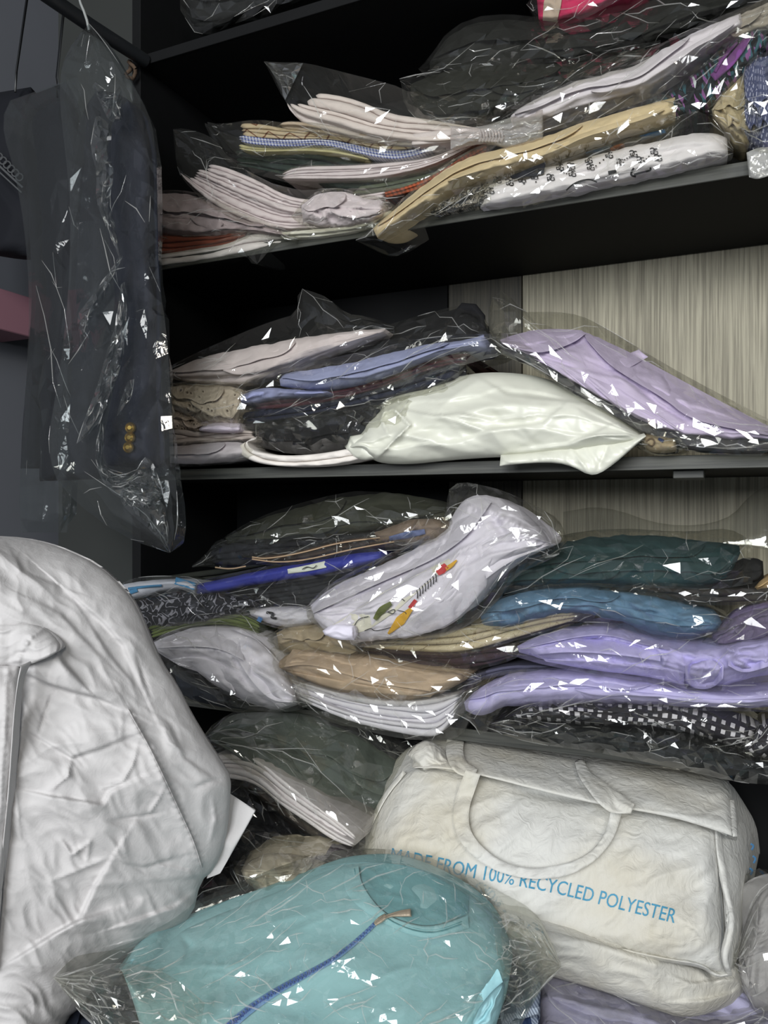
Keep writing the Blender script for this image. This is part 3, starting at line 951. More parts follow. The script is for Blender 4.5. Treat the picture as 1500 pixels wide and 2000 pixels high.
pack('bagged_shirt', 'slate grey garment in plastic between the buttermilk and the monogram shirts', 'garment', 'D', cloth('3a4346'),
     [(930, 342), (1050, 314), (1180, 272), (1280, 246), (1330, 228)], [(940, 366), (1060, 326), (1180, 300), (1300, 268), (1336, 250)], .012, G1, over=[], bulge=.012, thick=.1, wr=[('r', 30, .005, -18, 3)], famp=.006)
fr = LAST[0]
sl_ = [o for o in SC.objects if o.get('label', '').startswith('slate grey')][0]
ribbon('blue_fold', cloth('2f6ea8'), [(1250, 270), (1280, 262), (1300, 256)], [10, 12, 8], on(fr, .004), sl_, bulge=.004)
ribbon('blue_fold', cloth('2f6ea8'), [(1144, 302), (1180, 290), (1196, 286)], [8, 10, 6], on(fr, .004), sl_, bulge=.004)
ribbon('orange_fold', cloth('c8682e'), [(1192, 294), (1206, 288), (1220, 284)], [10, 12, 8], on(fr, .005), sl_, bulge=.004)
mono = pack('bagged_shirt', 'white shirt with black monogram print lying on the top shelf edge', 'shirt', 'D', cloth('dcd8dc'), 
     [(940, 386), (952, 360), (1000, 346), (1060, 328), (1140, 306), (1220, 290), (1320, 266), (1390, 258), (1420, 270)],
     [(938, 407), (1000, 396), (1080, 380), (1200, 356), (1320, 332), (1422, 304)], -.012, G1, over=[], bulge=.02, thick=.14,
     wr=[('r', 36, .003, -12, 4), ('n', 30, .002, 0, 1)], cr=[('s', [(952, 388), (1040, 366), (1140, 342), (1240, 318), (1400, 284)], 1.5, .006, 26), ('s', [(945, 398), (1030, 384), (1160, 356), (1300, 328)], 1.3, .004, 16)],
     fA=[(930, 384), (950, 350), (1060, 316), (1180, 276), (1290, 262), (1330, 222), (1362, 212), (1400, 238), (1432, 290)], fB=[(930, 400), (990, 406), (1100, 382), (1240, 352), (1380, 322), (1432, 302)], famp=.005)
fr = LAST[0]
INK = plain('black_print', '1c1c20', .7)
for i, (x, y) in enumerate([(972, 351), (996, 356), (1020, 350), (1044, 344), (1076, 346), (1094, 326), (1116, 324), (1118, 338), (1150, 312), (1154, 326), (1190, 302), (1212, 316), (1238, 300), (1252, 312), (1278, 295), (1286, 308), (958, 372), (944, 380)]):
    for s in (0, 1):
        bx = x - 7 + s * 5
        text_on('monogram_letter', INK, 'G', [(bx, y + 6 + s * 2), (bx + 10, y + 4 + s * 2)], 13, on(fr, .0025), mono, mirror=(s == 0))
for (x0, y0), (x1, y1) in (((1000, 362), (1070, 352)), ((1096, 334), (1112, 342)), ((1164, 324), (1186, 306)), ((1220, 312), (1234, 304)), ((1258, 316), (1272, 300))):
    for u_ in np.linspace(0, 1, 4):
        x, y = x0 + (x1 - x0) * u_, y0 + (y1 - y0) * u_
        ribbon('print_dot', INK, [(x - 1.4, y), (x + 1.4, y - .4)], 2.4, on(fr, .0025), mono, step=2, bulge=.0004, thick=.0006)
drape('black_patch', cloth('202126'), [(996, 344), (1030, 330), (1066, 316)], [(1000, 350), (1034, 346), (1062, 340)], D - .036, D - .036, mono, bulge=.002, thick=.004, step=3)
ribbon('print_bar', INK, [(1188, 338), (1204, 335)], 8, on(fr, .003), mono, step=3, bulge=.0005, thick=.001)
ribbon('print_stroke', INK, [(1238, 328), (1233, 336), (1232, 343), (1242, 345)], 4, on(fr, .003), mono, step=3, bulge=.0005, thick=.001)
ribbon('print_stroke', INK, [(1238, 341), (1256, 336), (1272, 333), (1270, 327)], 4, on(fr, .003), mono, step=3, bulge=.0005, thick=.001)
ribbon('print_arc', INK, [(1106, 372), (1118, 360), (1136, 352), (1154, 350), (1166, 356)], 3, on(fr, .003), mono, step=3, bulge=.0005, thick=.001)
pack('bagged_cloth', 'grey crumpled plastic end with printed cloth left of the monogram shirt', 'cloth', 'D', cloth('8b857c', 'scribble', col2='2a2a2a', scale=(60, 60), w=.05),
     [(838, 414), (880, 388), (930, 362), (960, 352)], [(850, 420), (900, 410), (950, 402)], -.006, G1, bulge=.012, thick=.08, wr=[('r', 14, .005, -30, 2)], famp=.008, fcell=20)
pack('draped_shirt', 'beige cloth bunched and hanging down beside the monogram shirt', 'cloth', 'D', cloth('b9ab8c'),
     [(1390, 214), (1420, 172), (1448, 148), (1470, 140), (1482, 200)], [(1392, 224), (1410, 250), (1436, 286), (1462, 294), (1480, 262)], -.004, G1, bulge=.03, thick=.1, wr=[('r', 22, .009, 62, 4)], famp=.006)
pack('bagged_shirt', 'navy shirt with white dotted lines in plastic at the right edge, top shelf', 'shirt', 'D', cloth('474d6e', 'dash', col2='9c9fb6', scale=(190, 110), ang=-65),
     [(1452, 140), (1470, 118), (1500, 106), (1540, 100)], [(1452, 262), (1466, 286), (1500, 296), (1540, 290)], -.02, G1, bulge=.025, thick=.1, wr=[('r', 30, .005, 80, 3)], famp=.007)
t = thing('plastic_scrap', 'shiny crinkled scrap of plastic hanging over the top shelf edge at far right', 'plastic', PY(1480, 350, D - .03))
drape('crinkled_film', film(.3, .12, 2.2, 'e0e0dc', 'milky'), [(1458, 298), (1480, 288), (1510, 286), (1540, 284)], [(1463, 346), (1480, 351), (1510, 340), (1540, 335)], D - .03, D - .03, t, bulge=.006, thick=.004, wr=[('f', 14, .006, 30, 1.4), ('f', 7, .003, 60, 1.2)], step=2.5)
# shelf 0, barely in view
pack('bagged_garment', 'black bagged garment lying on the uppermost shelf at the top of the picture', 'garment', 'D', cloth('16181a'),
     [(362, -30), (480, -60), (620, -80), (740, -120)], [(366, 44), (400, 70), (500, 30), (600, -2), (742, -40)], .03, 'packaged garments on the uppermost shelf', bulge=.02, thick=.1, wr=[('r', 40, .004, -20, 2)],
     fA=[(350, -30), (480, -70), (620, -90), (740, -130)], fB=[(352, 20), (390, 78), (470, 40), (500, 40), (530, 42), (560, 8), (740, -50)], famp=.008)
# ------------------------------------------------------------------ second shelf
G2 = 'packaged garments piled on the second shelf'
pack('bagged_shirt', 'pinkish white folded shirt on top of the left stack, second shelf', 'shirt', 'D', cloth('cfc4c6'),
     [(325, 728), (380, 704), (450, 684), (520, 672), (590, 661), (620, 656), (650, 652), (700, 646), (752, 641)], [(330, 738), (370, 748), (440, 754), (500, 746), (560, 724), (610, 702), (660, 686), (752, 652)], .0, G2, bulge=.022, thick=.14,
     wr=[('r', 70, .003, -12, 4), ('n', 50, .003, 0, 2)], cr=[('s', [(340, 738), (440, 736), (520, 722), (600, 694), (650, 672)], 1.6, -.008, 18), ('s', [(585, 676), (620, 668), (650, 658), (652, 672), (610, 688)], 1.4, .004, 14), ('r', [(500, 744), (580, 712), (650, 676)], 2, -.004)],
     fA=[(312, 735), (330, 714), (420, 672), (520, 630), (583, 612), (580, 562), (600, 566), (640, 580), (672, 612), (720, 618), (770, 636)], fB=[(312, 742), (360, 758), (440, 762), (540, 744), (640, 700), (770, 650)], famp=.006, fcell=44)
pack('bagged_blouse', 'cream eyelet lace blouse in the left stack of the second shelf', 'blouse', 'D', cloth('bdb0a0', 'lace', col2='6b5f54', scale=(75, 75), bump=.6),
     [(328, 756), (380, 750), (440, 752), (478, 762)], [(330, 800), (370, 812), (400, 826), (440, 834), (466, 828)], -.012, G2, bulge=.03, thick=.15, wr=[('n', 40, .004, 0, 1.5)], famp=.005)
pack('bagged_blouse', 'cream bunched lace edging below the eyelet blouse', 'blouse', 'D', cloth('ab9d90', 'lace', col2='6b5f54', scale=(110, 110), bump=.5),
     [(326, 796), (350, 792), (380, 802), (420, 822)], [(330, 838), (370, 848), (400, 842), (424, 836)], .0, G2, bulge=.02, thick=.12, wr=[('r', 14, .008, 30, 2.5)], sl=False)
pack('bagged_shirt', 'blush folded shirt third from the bottom of the left stack, second shelf', 'shirt', 'L', cloth('c4b8b6'),
     [(320, 842), (360, 836), (400, 846), (450, 838), (500, 842)], [(324, 868), (380, 866), (440, 862), (500, 856)], -.008, G2, n=3, prot=.006, wob=.6, amp=.003, rmax=.012)
pack('bagged_shirt', 'small lilac white rolled end resting on the blush shirt', 'shirt', 'D', cloth('c7bdc8'),
     [(388, 838), (400, 828), (430, 824), (470, 826)], [(390, 842), (420, 846), (470, 844)], -.02, G2, bulge=.014, thick=.08, wr=[('n', 20, .002, 0, 1)], sl=False)
pack('bagged_shirt', 'pale lilac white shirt at the very bottom of the left stack, second shelf', 'shirt', 'D', cloth('cfc7cf'),
     [(305, 872), (360, 870), (420, 864), (470, 862), (482, 874)], [(308, 904), (370, 906), (430, 902), (484, 894)], -.016, G2, bulge=.022, thick=.16, wr=[('r', 30, .004, -20, 3)], famp=.006)
pack('bagged_shirt', 'black garments heaped at the back of the second shelf with a black collar', 'garment', 'D', cloth('131316'),
     [(500, 740), (580, 690), (680, 668), (760, 640), (860, 612), (905, 600), (940, 618), (962, 660)], [(505, 752), (600, 740), (700, 712), (800, 690), (880, 680), (962, 690)], .04, G2, dyt=.08, bulge=.03, thick=.1, wr=[('r', 34, .008, -18, 3), ('r', 14, .003, -30, 2)], famp=.008)
tt = [o for o in SC.objects if o.get('label', '').startswith('black garments heaped')][0]
tube('collar', cloth('101013'), PY(np.array([884, 892, 905, 925, 940, 944]), np.array([640, 615, 602, 604, 620, 645]), D + .05), np.array([.005, .007, .009, .009, .007, .004]), tt, 10)
pack('bagged_shirt', 'periwinkle blue folded shirt sloping up to the right, second shelf', 'shirt', 'D', cloth('9aa0c6'),
     [(546, 742), (556, 728), (620, 720), (700, 706), (780, 686), (840, 670), (890, 668), (945, 654)], [(548, 754), (600, 763), (660, 760), (720, 746), (790, 722), (840, 702), (890, 684), (950, 680)], -.008, G2, bulge=.022, thick=.12,
     wr=[('r', 50, .003, -14, 4), ('n', 40, .003, -14, 2)], cr=[('s', [(548, 748), (640, 738), (720, 722), (800, 700)], 1.5, .003, 16), ('g', [(860, 668), (868, 684)], 6, -.008)], famp=.006,
     fA=[(440, 770), (500, 730), (620, 705), (760, 675), (860, 655), (990, 650)], fB=[(440, 780), (520, 800), (640, 790), (760, 762), (880, 720), (990, 690)])
pack('bagged_shirt', 'periwinkle shirt end hanging loose above the maroon layer', 'shirt', 'D', cloth('8d92b6'),
     [(458, 782), (480, 766), (520, 756), (580, 762), (640, 764)], [(460, 792), (500, 786), (540, 776), (600, 774), (640, 772)], -.016, G2, bulge=.012, thick=.1, wr=[('r', 18, .004, -20, 2)], sl=False)
pack('bagged_shirt', 'maroon folded shirt under the periwinkle one, left of the white carrier', 'shirt', 'L', cloth('4e1f2c'),
     [(485, 790), (520, 774), (580, 766), (640, 768), (740, 742), (800, 716), (860, 694), (925, 688)], [(488, 800), (560, 798), (640, 786), (740, 758), (800, 736), (860, 716), (926, 704)], .0, G2, n=3, prot=.004, sl=False)
pack('bagged_trousers', 'navy folded trousers below the maroon shirt, second shelf', 'trousers', 'L', cloth('1d2133'),
     [(470, 806), (540, 798), (640, 786), (740, 760), (820, 735), (900, 706)], [(458, 832), (540, 822), (640, 804), (740, 780), (830, 756), (905, 730)], -.006, G2, n=2, rmax=.012,
     fA=[(450, 810), (520, 780), (640, 770), (760, 745), (830, 715), (910, 696)], fB=[(450, 838), (520, 838), (640, 820), (760, 800), (860, 760), (910, 735)], famp=.009, fcell=32, calm=.6)
pack('bagged_trousers', 'black folded trousers under the navy pair, second shelf', 'trousers', 'L', cloth('101114'),
     [(456, 820), (520, 820), (640, 804), (740, 780), (860, 745)], [(458, 838), (540, 840), (640, 836), (740, 815), (860, 780)], .0, G2, n=2, rmax=.014, famp=.008)
pack('bagged_shirt', 'black shirt in glossy crinkled plastic just above the rolled white cloth', 'shirt', 'D', cloth('121215'),
     [(505, 838), (580, 830), (680, 812), (760, 790), (800, 786)], [(508, 870), (580, 890), (660, 886), (730, 862), (802, 815)], .006, G2, bulge=.02, thick=.14, wr=[('r', 30, .005, 10, 2)],
     fA=[(500, 826), (580, 815), (700, 800), (800, 770), (830, 770)], fB=[(500, 872), (580, 890), (680, 885), (760, 856), (830, 800)], famp=.012, fcell=28, calm=.7)
pack('rolled_cloth', 'white rolled cloth curling round the black shirt along the second shelf edge', 'cloth', 'L', cloth('dcd6d0'),
     [(506, 852), (480, 860), (490, 878), (530, 888), (580, 890), (640, 884), (700, 872), (765, 862)], [(502, 858), (464, 868), (468, 890), (510, 908), (580, 912), (650, 908), (710, 896), (768, 880)], -.03, G2, sl=False, n=2, prot=.004, depth=.1, rmax=.014, fan=.0, amp=.003)
# white carrier bag
pk = thing('carrier_bag', 'crumpled white plastic carrier bag lying full across the middle of the second shelf', 'bag', PY(980, 905, D - .02))
cw = plain('white_carrier_film', 'cdcec2', .38, spec=.5)
A = [(672, 872), (700, 848), (726, 806), (764, 768), (830, 752), (890, 736), (950, 726), (1030, 730), (1090, 746), (1150, 772), (1210, 814), (1258, 850)]
B = [(676, 876), (712, 876), (728, 902), (780, 908), (860, 900), (930, 894), (990, 892), (1060, 890), (1130, 884), (1190, 874), (1230, 868), (1260, 856)]
drape('bag_body', cw, A, B, D + .02, D - .02, pk, bulge=.05, thick=.12, step=4, seed=12, boost=1.8, folds=3, famp_=.005,
      wr=[('f', 60, .006, 8, 2.2), ('f', 26, .0022, 30, 1.6), ('r', 70, .006, 10, 3)],
      cr=[('s', [(770, 770), (790, 800), (850, 812), (900, 808), (960, 818), (1020, 812)], 2.5, .008, 34), ('s', [(940, 740), (990, 770), (1080, 780), (1160, 790)], 2.5, .006, 30), ('r', [(726, 812), (770, 800), (800, 830), (760, 870), (735, 895)], 4, .010), ('r', [(760, 772), (745, 820), (760, 850)], 4, .008), ('s', [(870, 812), (950, 838), (1060, 826), (1090, 800)], 2.5, .008, 30), ('s', [(1000, 880), (1110, 866), (1160, 846), (1190, 830)], 2.5, .007, 26), ('r', [(1130, 860), (1170, 850), (1230, 850)], 3, .006)])
drape('bag_mouth', cw, [(978, 888), (1040, 884), (1100, 872), (1150, 862), (1215, 858), (1258, 846)], [(976, 910), (1040, 904), (1090, 904), (1120, 912), (1150, 928), (1170, 926), (1200, 906), (1230, 880), (1262, 852)], D - .035, D - .05, pk, bulge=.012, thick=.01, step=4, seed=9,
      wr=[('f', 30, .004, 20, 1.6), ('r', 22, .003, 60, 2)], cr=[('r', [(1110, 872), (1130, 895), (1150, 925)], 4, .005), ('r', [(1190, 860), (1180, 890), (1165, 920)], 4, -.005)], k=1)
drape('bag_handle', cw, [(684, 852), (716, 846), (752, 860), (772, 880)], [(676, 876), (700, 900), (740, 895), (772, 890)], D - .03, D - .036, pk, bulge=.012, thick=.02, wr=[('r', 14, .006, 30, 3)], step=3)
# lavender shirt and grey one leaning
pack('bagged_shirt', 'grey folded shirt underneath the leaning lavender one', 'shirt', 'D', cloth('4b4a50'),
     [(975, 668), (1020, 668), (1080, 716), (1160, 768), (1260, 812), (1340, 838), (1520, 842)], [(980, 688), (1040, 712), (1110, 760), (1190, 808), (1260, 850), (1330, 874), (1420, 884), (1520, 884)], -.01, G2, bulge=.02, thick=.12, dyt=.01,
     wr=[('r', 40, .004, 25, 4)], famp=.005, up=2)
pack('bagged_shirt', 'lavender dress shirt leaning in its plastic at the right of the second shelf', 'shirt', 'D', cloth('cabddb'),
     [(976, 664), (1002, 656), (1050, 642), (1130, 644), (1200, 672), (1280, 716), (1370, 768), (1440, 806), (1530, 850)], [(980, 670), (1030, 690), (1090, 726), (1150, 764), (1220, 804), (1290, 836), (1340, 848), (1430, 856), (1530, 858)], -.028, G2, bulge=.03, thick=.10, dyt=.06, seed=21, step=4, over=[([(976, 664), (1002, 654), (1060, 641), (1136, 645)], [(982, 672), (1040, 690), (1076, 686), (1120, 670), (1144, 652)], .002, .014), ([(1138, 648), (1220, 682), (1310, 731), (1400, 780), (1528, 846)], [(1146, 664), (1186, 710), (1228, 738), (1300, 780), (1340, 814), (1400, 832), (1528, 855)], .002, .012), ([(1206, 704), (1224, 692), (1247, 683)], [(1222, 722), (1244, 710), (1266, 697)], .005, .006), ([(1040, 700), (1120, 722), (1210, 760)], [(1060, 708), (1140, 756), (1220, 800), (1290, 832), (1340, 846)], .002, .008)],
     wr=[('r', 90, .004, 30, 4), ('n', 60, .004, 30, 2), ('r', 30, .0014, 28, 4)],
     cr=[('s', [(1004, 660), (1030, 672), (1080, 668), (1140, 652)], 2, -.008, 22), ('s', [(1140, 650), (1170, 690), (1220, 734), (1232, 726)], 2, .009, 22), ('s', [(1230, 728), (1290, 732), (1308, 760), (1310, 776), (1400, 790)], 2, .007, 26), ('r', [(1212, 700), (1204, 706), (1222, 720), (1262, 698), (1248, 684), (1212, 700)], 1.3, .0022),
         ('s', [(1060, 700), (1140, 724), (1216, 740), (1268, 780), (1330, 818), (1410, 834)], 2, .007, 26), ('s', [(1240, 738), (1290, 790), (1350, 824), (1412, 832)], 1.8, -.006, 20), ('s', [(1100, 712), (1200, 770), (1340, 842)], 2, .006, 22), ('g', [(1110, 676), (1140, 666)], 9, -.008)],
     fA=[(956, 648), (952, 606), (966, 570), (984, 566), (1010, 596), (1030, 612), (1060, 608), (1130, 612), (1200, 650), (1300, 712), (1410, 772), (1540, 838)], fB=[(956, 660), (984, 684), (1060, 724), (1160, 790), (1240, 836), (1320, 868), (1430, 880), (1540, 880)], famp=.006, fcell=44, calm=.45)
pack('rolled_garment', 'small beige rolled end with a blue fleck between carrier bag and grey shirt', 'garment', 'D', cloth('a8977a'),
     [(1252, 856), (1262, 846), (1284, 846), (1320, 856)], [(1254, 872), (1270, 882), (1296, 884), (1322, 880)], -.014, G2, over=[], bulge=.02, thick=.1, wr=[('n', 14, .003, 0, 1)], famp=.006, fcell=16)
fr = LAST[0]
rg = [o for o in SC.objects if o.name.startswith('rolled_garment')][0]
ribbon('roll_spiral', cloth('6d5c48'), [(1262, 862), (1272, 854), (1280, 862), (1274, 872), (1266, 868)], 3, on(fr, .003), rg, step=2)
ribbon('blue_fleck', cloth('32406c'), [(1286, 856), (1296, 862)], 6, on(fr, .003), rg, step=2)

# ------------------------------------------------------------------ third shelf, left
G3 = 'packaged garments piled on the third shelf'
pack('bagged_trousers', 'dark olive folded trousers on top of the left pile, third shelf', 'trousers', 'D', cloth('33352b'),
     [(440, 1050), (500, 1018), (580, 992), (680, 968), (760, 960), (830, 970), (880, 990)], [(444, 1062), (520, 1058), (600, 1052), (700, 1040), (800, 1026), (882, 1008)], .03, G3, dyt=.08, bulge=.025, thick=.1,
     wr=[('r', 60, .004, -14, 5)], cr=[('s', [(450, 1052), (560, 1018), (660, 1000), (760, 998)], 2, .006, 20), ('s', [(450, 1058), (580, 1034), (720, 1020), (860, 1000)], 2, .006, 18)], famp=.008,
     fA=[(376, 1102), (400, 1086), (425, 1056), (500, 1010), (620, 972), (720, 954), (860, 984), (900, 978)], fB=[(376, 1106), (420, 1092), (500, 1074), (640, 1060), (760, 1048), (900, 1030)])
pack('bagged_trousers', 'near-black navy folded trousers below the olive pair with shiny plastic tip', 'trousers', 'L', cloth('15161c'),
     [(408, 1080), (430, 1066), (520, 1060), (620, 1054), (740, 1040)], [(412, 1098), (440, 1106), (520, 1094), (620, 1086), (742, 1070)], .012, G3, n=3, prot=.004, famp=.01, fcell=22,
     fA=[(374, 1106), (404, 1080), (424, 1052), (450, 1056), (560, 1054), (750, 1036)], fB=[(376, 1108), (410, 1106), (440, 1114), (540, 1100), (650, 1090), (750, 1074)])
pack('bagged_shirt', 'brown shirts with tan piped edges in the left pile, third shelf', 'shirt', 'L', cloth('3d2f26'),
     [(490, 1086), (530, 1086), (600, 1072), (680, 1052), (740, 1046), (800, 1044), (866, 1036)], [(495, 1096), (560, 1100), (640, 1088), (720, 1072), (800, 1066), (866, 1058)], .0, G3, n=3, prot=.004, famp=.007)
bs = [o for o in SC.objects if o.get('label', '').startswith('brown shirts')][0]
for pts in ([(492, 1088), (520, 1092), (590, 1080), (660, 1060), (742, 1050)], [(492, 1092), (540, 1099), (600, 1094), (690, 1072), (770, 1058)], [(420, 1108), (450, 1112), (480, 1106)]):
    ribbon('piped_edge', cloth('a48c72'), pts, 3, D - .016, bs, step=3, bulge=.002, thick=.004)
pack('bagged_shirt', 'taupe and blue shirt ends crumpled in plastic left of the leaning white shirt', 'shirt', 'D', cloth('77685c'),
     [(730, 1040), (790, 1018), (840, 1010), (884, 1020)], [(740, 1058), (800, 1060), (850, 1056), (890, 1050)], -.006, G3, over=[], bulge=.018, thick=.1, wr=[('r', 22, .006, -50, 2)], famp=.009, fcell=24)
fr = LAST[0]
tb = [o for o in SC.objects if o.get('label', '').startswith('taupe and blue')][0]
ribbon('blue_fold', cloth('5b6790'), [(760, 1052), (790, 1046), (830, 1038)], [8, 14, 10], on(fr, .003), tb, bulge=.004)
pack('bagged_jacket', 'royal blue folded jacket in the left pile, third shelf', 'jacket', 'D', cloth('2b3396', spec=.4, rough=.6),
     [(378, 1142), (440, 1130), (510, 1114), (570, 1104), (640, 1092), (690, 1080), (745, 1077)], [(382, 1166), (440, 1154), (520, 1138), (600, 1126), (660, 1116), (720, 1100), (748, 1092)], -.004, G3, over=[], bulge=.016, thick=.12,
     wr=[('r', 44, .002, -12, 4)], cr=[('s', [(640, 1110), (690, 1096), (745, 1088)], 1.6, .004, 12)], famp=.006)
fr = LAST[0]
rb = [o for o in SC.objects if o.get('label', '').startswith('royal blue')][0]
ribbon('white_panel', cloth('cfd4cc'), [(562, 1116), (600, 1110), (636, 1102)], [9, 12, 13], on(fr, .003), rb, bulge=.002)
ribbon('panel_mark', INK, [(590, 1112), (600, 1106), (612, 1111), (618, 1104)], 1.6, on(fr, .006), rb, step=2, bulge=.0004, thick=.0008)
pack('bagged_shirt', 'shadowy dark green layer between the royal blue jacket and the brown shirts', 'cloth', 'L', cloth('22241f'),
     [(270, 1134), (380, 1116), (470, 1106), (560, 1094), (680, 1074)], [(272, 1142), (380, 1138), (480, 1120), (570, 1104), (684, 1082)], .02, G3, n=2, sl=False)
pack('bagged_shirt', 'sky blue and white striped shirt end beside the hanging white gown', 'shirt', 'D', cloth('b9bcca'),
     [(240, 1142), (270, 1134), (310, 1132), (350, 1132), (386, 1136)], [(244, 1172), (280, 1168), (320, 1152), (360, 1150), (382, 1162)], -.012, G3, over=[], bulge=.014, thick=.1, wr=[('r', 20, .005, -10, 3)], famp=.006)
fr = LAST[0]
sb = [o for o in SC.objects if o.get('label', '').startswith('sky blue')][0]
for pts, w in (([(342, 1134), (364, 1140), (382, 1146)], 14), ([(250, 1150), (280, 1146), (316, 1144)], 5), ([(246, 1160), (268, 1152)], 8)):
    ribbon('blue_stripe', cloth('3f7ba8'), pts, w, on(fr, .003), sb, step=3, bulge=.002)
pack('bagged_blouse', 'black blouse with white swirling floral print below the royal blue jacket', 'blouse', 'D', cloth('14151c', 'floral', col2='7d7d88', scale=(30, 30), w=.03),
     [(262, 1176), (310, 1160), (360, 1156), (420, 1160), (500, 1172)], [(270, 1222), (320, 1224), (380, 1216), (440, 1204), (502, 1190)], -.01, G3, bulge=.022, thick=.12, wr=[('r', 24, .005, 0, 3)], famp=.007)
pack('bagged_shirt', 'black folded shirts between royal blue jacket and leaning white shirt', 'shirt', 'L', cloth('17181b'),
     [(400, 1166), (500, 1146), (590, 1132), (680, 1112), (770, 1096), (850, 1060)], [(402, 1178), (500, 1186), (580, 1184), (640, 1172), (720, 1148), (852, 1090)], .01, G3, n=5, prot=.005, wob=.6, famp=.009, fcell=30)
pack('bagged_shirt', 'white rolled shirt with a small blue dot above the olive green cloth', 'shirt', 'D', cloth('c4c2cc'),
     [(486, 1192), (520, 1186), (570, 1186), (606, 1192), (640, 1190)], [(490, 1202), (520, 1216), (560, 1226), (600, 1222), (640, 1210)], -.018, G3, over=[], bulge=.02, thick=.1, wr=[('r', 16, .003, -5, 3)], famp=.01, fcell=18)
fr = LAST[0]
wd = [o for o in SC.objects if o.get('label', '').startswith('white rolled shirt with')][0]
ribbon('blue_dot', cloth('3d82c8'), [(503, 1208), (511, 1212)], 9, on(fr, .004), wd, step=2)
ribbon('black_print', INK, [(520, 1196), (536, 1198), (528, 1206), (540, 1208)], 5, on(fr, .004), wd, step=2, bulge=.0005, thick=.001)
pack('bagged_shirt', 'olive green folded cloth over the lilac white shirt, third shelf left', 'shirt', 'L', cloth('5f6b3a'),
     [(286, 1226), (330, 1210), (400, 1196), (450, 1196), (490, 1206), (514, 1222)], [(292, 1248), (340, 1232), (400, 1220), (450, 1220), (490, 1232), (514, 1240)], -.008, G3, n=4, prot=.005, wob=.5, famp=.006)
pack('bagged_shirt', 'lilac white crumpled shirt at the lower left of the third shelf', 'shirt', 'D', cloth('dad7e2'),
     [(296, 1256), (340, 1236), (400, 1222), (450, 1222), (500, 1244), (540, 1280), (572, 1330), (580, 1368)], [(300, 1268), (340, 1296), (390, 1314), (420, 1340), (470, 1366), (520, 1384), (548, 1390), (582, 1376)], -.024, G3, bulge=.05, thick=.14, seed=4, over=[([(300, 1256), (360, 1234), (420, 1226), (470, 1230)], [(306, 1266), (370, 1262), (430, 1266), (476, 1290)], .002, .012), ([(470, 1228), (500, 1246), (540, 1284), (570, 1330)], [(460, 1280), (490, 1330), (530, 1370), (572, 1372)], .003, .012), ([(330, 1288), (390, 1280), (440, 1300)], [(350, 1300), (410, 1320), (460, 1352)], .002, .010)],
     wr=[('r', 60, .007, 20, 2.5), ('r', 26, .003, 30, 2.5), ('n', 70, .008, 0, 1)], cr=[('s', [(380, 1262), (420, 1264), (450, 1280), (480, 1340)], 2, .008, 24), ('k', [(408, 1268), (440, 1272), (456, 1284)], 3, .004), ('s', [(330, 1290), (400, 1286), (450, 1310), (530, 1384)], 2, .007, 24)],
     fA=[(290, 1256), (340, 1228), (420, 1212), (500, 1228), (560, 1280), (606, 1372)], fB=[(292, 1270), (350, 1330), (420, 1356), (430, 1376), (520, 1392), (580, 1390), (606, 1378)], famp=.007)
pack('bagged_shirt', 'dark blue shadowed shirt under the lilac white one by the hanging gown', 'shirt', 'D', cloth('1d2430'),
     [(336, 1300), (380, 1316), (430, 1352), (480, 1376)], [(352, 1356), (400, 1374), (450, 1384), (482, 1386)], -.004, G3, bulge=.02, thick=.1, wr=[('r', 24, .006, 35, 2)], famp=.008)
# leaning white shirt
lean = pack('bagged_shirt', 'white shirt leaning out of the third shelf with yellow and red printed band', 'shirt', 'D', cloth('d3cfdc'),
     [(604, 1184), (640, 1150), (720, 1112), (800, 1080), (870, 1036), (896, 986), (930, 964), (980, 970), (1024, 1000), (1060, 1034), (1074, 1060)],
     [(612, 1206), (640, 1240), (700, 1256), (780, 1248), (850, 1236), (900, 1206), (930, 1180), (970, 1130), (1010, 1096), (1050, 1078), (1078, 1066)], -.05, G3, bulge=.055, thick=.13, dyt=-.0, seed=31, step=4, over=[([(606, 1184), (660, 1142), (740, 1106), (820, 1070), (876, 1030), (900, 984), (932, 966)], [(612, 1198), (680, 1166), (760, 1130), (850, 1092), (910, 1050), (940, 1010), (960, 980)], .002, .012), ([(930, 1066), (980, 1040), (1030, 1024), (1070, 1052)], [(950, 1130), (990, 1100), (1040, 1078), (1076, 1064)], .002, .010), ([(760, 1230), (850, 1176), (920, 1120), (960, 1090)], [(780, 1246), (850, 1234), (900, 1204), (950, 1146)], .001, .009)],
     wr=[('r', 70, .004, -32, 3), ('r', 26, .0025, -32, 3), ('n', 60, .005, -32, 2)],
     cr=[('s', [(614, 1196), (680, 1160), (760, 1122), (850, 1082), (900, 1040)], 2, -.008, 26), ('k', [(700, 1128), (780, 1096), (870, 1050)], 3, .005), ('k', [(910, 990), (960, 1000), (1020, 1030)], 4, .005), ('s', [(640, 1226), (720, 1176), (800, 1130), (880, 1086), (940, 1052)], 2.2, .010, 30),
         ('s', [(950, 1060), (1000, 1040), (1064, 1048)], 2, .008, 22), ('s', [(900, 1110), (960, 1080), (1040, 1066)], 2, .007, 24), ('g', [(960, 1010), (990, 1050)], 8, -.006)],
     fA=[(596, 1186), (640, 1140), (740, 1090), (850, 1040), (874, 1000), (872, 958), (896, 940), (936, 946), (990, 960), (1050, 990), (1082, 1010), (1092, 1070)], fB=[(600, 1206), (650, 1250), (720, 1268), (820, 1256), (900, 1232), (960, 1190), (1010, 1120), (1060, 1100), (1092, 1082)], famp=.006, fcell=40)
fr = LAST[0]
